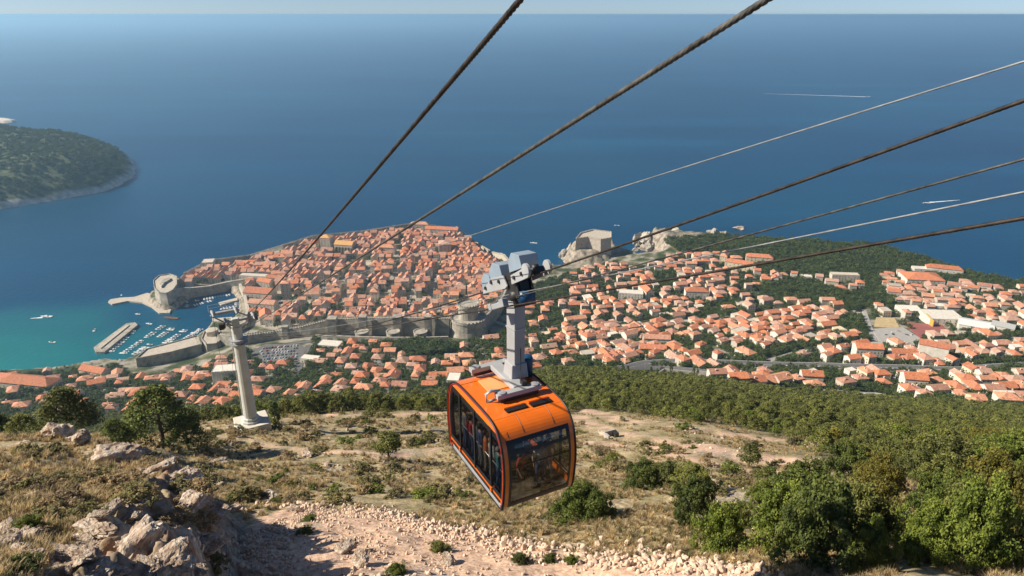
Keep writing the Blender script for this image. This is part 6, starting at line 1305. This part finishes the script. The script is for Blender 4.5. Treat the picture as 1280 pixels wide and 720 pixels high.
# sea rocks
for px, py, r, hz, lb in ((689, 337, 7, 1.6, 'thin pointed sea rock in the cove'), (924, 286, 14, .35, 'low dark skerry off the headland')):
    q = at(px, py, 0); o = link('sea_rock', BIG[1]); o.location = (q[0], q[1], 1); o.scale = (r, r * .8, r * hz); tag(o, lb, 'rock')
CLIFF = [rock_mesh(50 + s, 4, .42, 6, M_('cliff_limestone_%d' % s, (.40 + .03 * s, .36 + .03 * s, .31 + .02 * s), .95, .11, .42, bmp=.8, bdist=.8, detail=12), (1, .9, .85)) for s in range(3)]
for k, (px, py, z_, r, hz, lb) in enumerate([(706, 318, 8, 11, 1.0, 'left shoulder of the rock under the cliff fortress, nearest the cove'), (714, 311, 18, 13, 1.1, 'rugged crag at the left foot of the cliff fortress'), (724, 316, 14, 13, 1.0, 'broken rock face under the left corner of the cliff fortress'), (735, 317, 14, 12, 1.0, 'rock face under the middle of the cliff fortress'), (748, 316, 16, 12, .9, 'rock face under the right half of the cliff fortress'), (760, 313, 14, 10, .9, 'low crag at the right foot of the cliff fortress'), (716, 327, 3, 8, .7, 'low rocks at the waterline below the cliff fortress'),
                       (797, 300, 16, 15, 1.3, 'tall bare cliff at the left end of the headland'), (808, 295, 26, 13, 1.0, 'pale crag on top of the headland cliff'), (812, 308, 12, 12, 1.1, 'cliff face above the narrow inlet'), (825, 300, 22, 12, .9, 'rocky brow behind the inlet houses'), (795, 312, 3, 8, .7, 'boulders at the waterline of the headland cliff'), (892, 290, 30, 12, .7, 'pink bare rock on the outer edge of the headland'), (905, 292, 28, 11, .7, 'bare rock knob at the outer edge of the wood'), (846, 287, 30, 10, .6, 'bare rock shelf along the headland crest')]):
    q = at(px, py, z_); o = link('cliff_rock', CLIFF[k % 3]); o.location = (q[0], q[1] + 3, z_ - r * .25); o.scale = (r, r * .8, r * hz); o.rotation_euler = (rngV.uniform(-.3, .3), rngV.uniform(-.3, .3), rngV.uniform(0, 6.2)); tag(o, lb, 'cliff')
# pale hut on the terrace
q = hit(765, 548); ht = empty('stone_hut', q, .4); ht.scale = (.7, .7, .7); tag(ht, 'small pale roofless hut with a dark opening on the terraces', 'hut')
MB().box((0, .9, .7), (2.6, .35, 1.5)).box((-1.15, .05, .6), (.35, 1.5, 1.3)).build('wall', CONC, ht); MB().box((1.0, .2, .55), (.9, 1.0, 1.2)).build('opening', WINM, ht)
# ================================================================== BOATS
HULLW = M_('white_hull', (.74, .74, .72), .35, 2, .05); HULLB = M_('blue_hull', (.06, .12, .22), .4, 2, .1); CAN = M_('boat_canvas', (.10, .15, .25), .8, 2, .2); WOODM = M_('varnished_wood', (.25, .12, .05), .4, 2, .2)
def boat_meshes(L, B_, cab, hm, cm):
    st = [(-.5, .82, .0), (-.2, 1, 0), (.15, .92, .02), (.36, .55, .06), (.5, .02, .12)]; V = []
    for t, w_, up_ in st:
        for s_ in (-1, 1): V += [(s_ * B_ / 2 * w_ * .6, t * L * .96, -.25), (s_ * B_ / 2 * w_, t * L, .55 + up_ * L * .35)]
    Fc = []
    for i in range(4):
        a = i * 4; b_ = a + 4; Fc += [(a, a + 1, b_ + 1, b_), (a + 2, b_ + 2, b_ + 3, a + 3), (a, b_, b_ + 2, a + 2), (a + 1, a + 3, b_ + 3, b_ + 1)]
    Fc += [(0, 2, 3, 1), (16, 17, 19, 18)]; hull = mesh('hull', V, Fc, [hm])
    b = MB().box((0, L * .02, .95), (B_ * .62, L * .36, .8), taper=.78); cabm = mesh('cabin', b.v, b.f, [cm]); b = MB().box((0, L * .10, 1.02), (B_ * .58, L * .215, .34), taper=.86); wm = mesh('windscreen', b.v, b.f, [WINM])
    return hull, cabm, wm
BT = [boat_meshes(7.4, 2.9, 1, HULLW, HULLW), boat_meshes(9.2, 3.4, 1, HULLW, CAN), boat_meshes(11.5, 4.0, 1, HULLW, HULLW), boat_meshes(6, 2.1, 1, HULLB, WOODM)]
def boat(x, y, a, k, label, group=None, sc_=1.0):
    t = empty('motor_boat', (x, y, .05), a); tag(t, label, 'boat', group)
    for m_, n_ in zip(BT[k], ('hull', 'cabin', 'windscreen')):
        o = link(n_, m_, t); o.scale = (sc_,) * 3
    return t
def boat_row(p0, p1, n, label, ang, gap=.12, ks=(0, 1, 1, 2)):
    a, c_ = Vector(at(*p0, 0)), Vector(at(*p1, 0)); d = (c_ - a).normalized(); base = math.atan2(d.y, d.x) - math.pi / 2
    for i in range(n):
        if rngV.random() < gap: continue
        q = a.lerp(c_, (i + .5) / n); k = rngV.choice(ks); kind = ['small white', 'white canvas-topped', 'large white', 'blue wooden'][k]
        boat(q.x, q.y, base + ang + rngV.uniform(-.08, .08) + (math.pi if rngV.random() < .2 else 0), k, '%s boat moored %s' % (kind, label), 'moored boats in the harbour')
for args in [((174, 408), (137, 441), 12, 'in the row nearest the straight breakwater', 1.57), ((205, 407), (153, 443), 17, 'in the second marina row from the breakwater', 1.57), ((216, 410), (196, 424), 8, 'in the third marina row, seaward half', 1.57), ((192, 428), (164, 446), 9, 'in the third marina row, landward half', 1.57), ((233, 412), (206, 430), 9, 'in the fourth marina row', 1.57), ((252, 411), (221, 431), 12, 'in the fifth marina row', 1.57), ((258, 420), (240, 428), 6, 'in the sixth marina row', 1.57),
             ((232, 378), (292, 368), 17, 'along the harbour wall, first line', 1.57, .1, (0, 0, 3, 1)), ((238, 383), (268, 375), 9, 'along the harbour wall, second line', 1.57, .1, (0, 0, 3)), ((297, 378), (297, 392), 7, 'at the old harbour quay', 1.57, .1, (0, 3, 1)), ((230, 386), (236, 381), 3, 'in a loose cluster by the harbour fortress', 1.2, 0, (0, 3)), ((276, 386), (291, 384), 4, 'off the short harbour pier', 1.0, .0, (0, 1))]: boat_row(*args)
for px, py, k, a, s_, lb in [(58, 396, 2, 1.5, 1.5, 'white excursion boat crossing the bay at left'), (118, 413, 1, .3, 1.0, 'white boat at anchor left of the straight breakwater'), (65, 428, 1, 1.4, 1.1, 'white boat anchored over the turquoise shallows'), (172, 393, 0, 1.4, 1.1, 'white boat entering the marina past the breakwater'), (152, 369, 0, .4, .8, 'tiny boat behind the curved breakwater'), (129, 366, 3, .4, .8, 'small dark boat on the open sea beyond the curved breakwater'),
                             (667, 304, 2, 1.3, 1.2, 'white boat off the cove'), (626, 317, 0, 1.3, 1, 'small boat near the sea wall'), (771, 282, 1, 1.3, 1.2, 'white boat beyond the cliff fortress'), (1087, 121, 2, -1.5, 1.9, 'white motor yacht trailing a long wake on the open sea'), (1158, 254, 2, 1.5, 1.5, 'white cruiser on the sea at right'), (186, 405, 2, 1.3, .9, 'white boat between the marina rows and the channel')]:
    q = at(px, py, 0); boat(q[0], q[1], a, k, lb, None, s_)
sh_ = empty('sailing_ship', (*at(214, 398, 0), 0), 1.4); tag(sh_, 'old wooden two-masted ship anchored in the harbour mouth', 'ship')
hm_, cm_, wm_ = boat_meshes(22, 5.5, 1, WOODM, WOODM); link('hull', hm_, sh_).scale = (1, 1, 1.8); link('cabin', cm_, sh_).scale = (.7, .5, 1.1)
for yy_ in (-4, 4): MB().tube([(0, yy_, .5), (0, yy_, 13)], .18, 6).build('mast', WOODM, sh_)
FOAM = M_('foam', (.85, .88, .88), .9, .05, .1)
def wake(px0, py0, px1, py1, w0, w1):
    a, c_ = Vector(at(px0, py0, 0)), Vector(at(px1, py1, 0)); d = (c_ - a).normalized(); n_ = Vector((-d.y, d.x)); V = []
    for i in range(13):
        t = i / 12; q = a.lerp(c_, t); w_ = (w0 + (w1 - w0) * t) * rngV.uniform(.7, 1.1)
        for s_ in (-1, 1): V.append((q.x + n_.x * w_ * s_, q.y + n_.y * w_ * s_, .08))
    tag(link('wake', mesh('wake', V, [(2 * i, 2 * i + 1, 2 * i + 3, 2 * i + 2) for i in range(12)], [FOAM])), kind='stuff')
wake(1083, 121, 955, 117, 9, 2); wake(1162, 253, 1200, 250, 4, .8); wake(53, 397, 38, 398, 2.2, .6)
# ================================================================== CARS
CARC = {'white': (.7, .7, .7), 'silver': (.38, .39, .4), 'black': (.03, .03, .03), 'red': (.42, .03, .02), 'blue': (.05, .1, .3), 'grey': (.16, .17, .18)}; CARM = {}
for k, c_ in CARC.items():
    b = MB().box((0, 0, .62), (1.75, 4.2, .62), m=0); b.box((0, -.15, 1.16), (1.55, 2.3, .5), m=1, taper=.8); b.box((0, -.15, 1.43), (1.22, 1.75, .06), m=0)
    for x in (-.78, .78):
        for y in (-1.3, 1.3): b.tube([(x - .1, y, .32), (x + .1, y, .32)], .32, 8, m=2)
    CARM[k] = mesh('car', b.v, b.f, [M_('car_paint_' + k, c_, .3, 3, .03), WINM, BLACKR], b.m)
def car_(x, y, z, a, wh):
    k = rngV.choices(list(CARC), [5, 4, 2, 1.2, 1.2, 2.5])[0]; o = link('parked_car', CARM[k]); o.location = (x, y, z + .02); o.rotation_euler.z = a; tag(o, '%s car %s' % (k, wh), 'car', 'cars in the town')
PC = [hit(*p) for p in [(322, 436), (376, 431), (374, 452), (330, 456)]]
for i in range(6):
    for j in range(13):
        if rngV.random() < .18: continue
        u, v_ = (j + .7) / 14, (i + .5) / 6; q = PC[0].lerp(PC[1], u).lerp(PC[3].lerp(PC[2], u), v_); car_(q.x, q.y, park_top(q.x, q.y), math.pi / 2 + rngV.uniform(-.05, .05) + 1.45, 'in the car park, row %s' % ['nearest the wall', 'second from the wall', 'third from the wall', 'fourth from the wall', 'fifth from the wall', 'farthest from the wall'][i])
for k in range(16):
    px = rngV.uniform(1040, 1175); q = hit(px, 0.0 + np.interp(px, [1040, 1100, 1140, 1180], [492, 496, 503, 511])); car_(q.x, q.y, q.z + .9, 1.45, 'parked along the lane above the forest')
for k in range(14):
    px = rngV.uniform(850, 1230); py = np.interp(px, [840, 960, 1080, 1200, 1240], [456, 459, 462, 466, 462]); q = hit(px, py); car_(q.x, q.y, q.z + .9, 1.5, 'driving on the highway')
for k in range(10):
    q = hit(rngV.uniform(1104, 1140), rngV.uniform(415, 430)); car_(q.x, q.y, yard_top(q.x, q.y), rngV.uniform(0, 3), 'in the school yard')
# ================================================================== HAZE
b = MB().box((0, 27000, 199.5 - .5), (118000, 58000 * 1, 415)); hz = MB()
x0, x1, y0, y1, z0, z1 = -59000, 59000, -57500, 58500, -9, 409
hz.add([(x0, y0, z0), (x1, y0, z0), (x1, y1, z0), (x0, y1, z0), (x0, y0, z1), (x1, y0, z1), (x1, y1, z1), (x0, y1, z1)], [(3, 2, 1, 0), (4, 5, 6, 7), (0, 1, 5, 4), (1, 2, 6, 5), (2, 3, 7, 6), (3, 0, 4, 7)])
mh = bpy.data.materials.new('haze'); mh.use_nodes = True; nt = mh.node_tree; nt.nodes.clear(); o_ = nt.nodes.new('ShaderNodeOutputMaterial'); pv = nt.nodes.new('ShaderNodeVolumePrincipled')
pv.inputs['Color'].default_value = (.46, .76, 1, 1); pv.inputs['Density'].default_value = 8.8e-5; pv.inputs['Anisotropy'].default_value = .35; nt.links.new(pv.outputs[0], o_.inputs['Volume'])
tag(hz.build('haze', mh), kind='stuff')

# ---- repeats that still share a label are told apart by their place in the row
WORDS = 'first second third fourth fifth sixth seventh eighth ninth tenth eleventh twelfth thirteenth fourteenth fifteenth sixteenth seventeenth eighteenth nineteenth twentieth'.split() + ['twenty-' + a for a in 'first second third fourth fifth sixth seventh eighth ninth'.split()] + [x for T, t in (('thirtieth', 'thirty'), ('fortieth', 'forty'), ('fiftieth', 'fifty'), ('sixtieth', 'sixty'), ('seventieth', 'seventy')) for x in [T] + [t + '-' + a for a in 'first second third fourth fifth sixth seventh eighth ninth'.split()]]
by = {}
for o in C.objects:
    if o.parent is None and o.get('group') and o.get('label'): by.setdefault(o['label'], []).append(o)
for lab, L in by.items():
    if 1 < len(L) <= len(WORDS) and len(lab.split()) <= 12:
        L.sort(key=lambda o: proj(o.location)[0])
        for k, o in enumerate(L): o['label'] = lab + ', ' + WORDS[k] + ' from the left'
for o in C.objects:
    l = o.get('label')
    if l and len(l.split()) > 16: o['label'] = ' '.join(l.replace(' house with ', ' house, ').replace('weathered ', '').replace('faded ', '').replace(' nearest ', ' ').split()[:16])
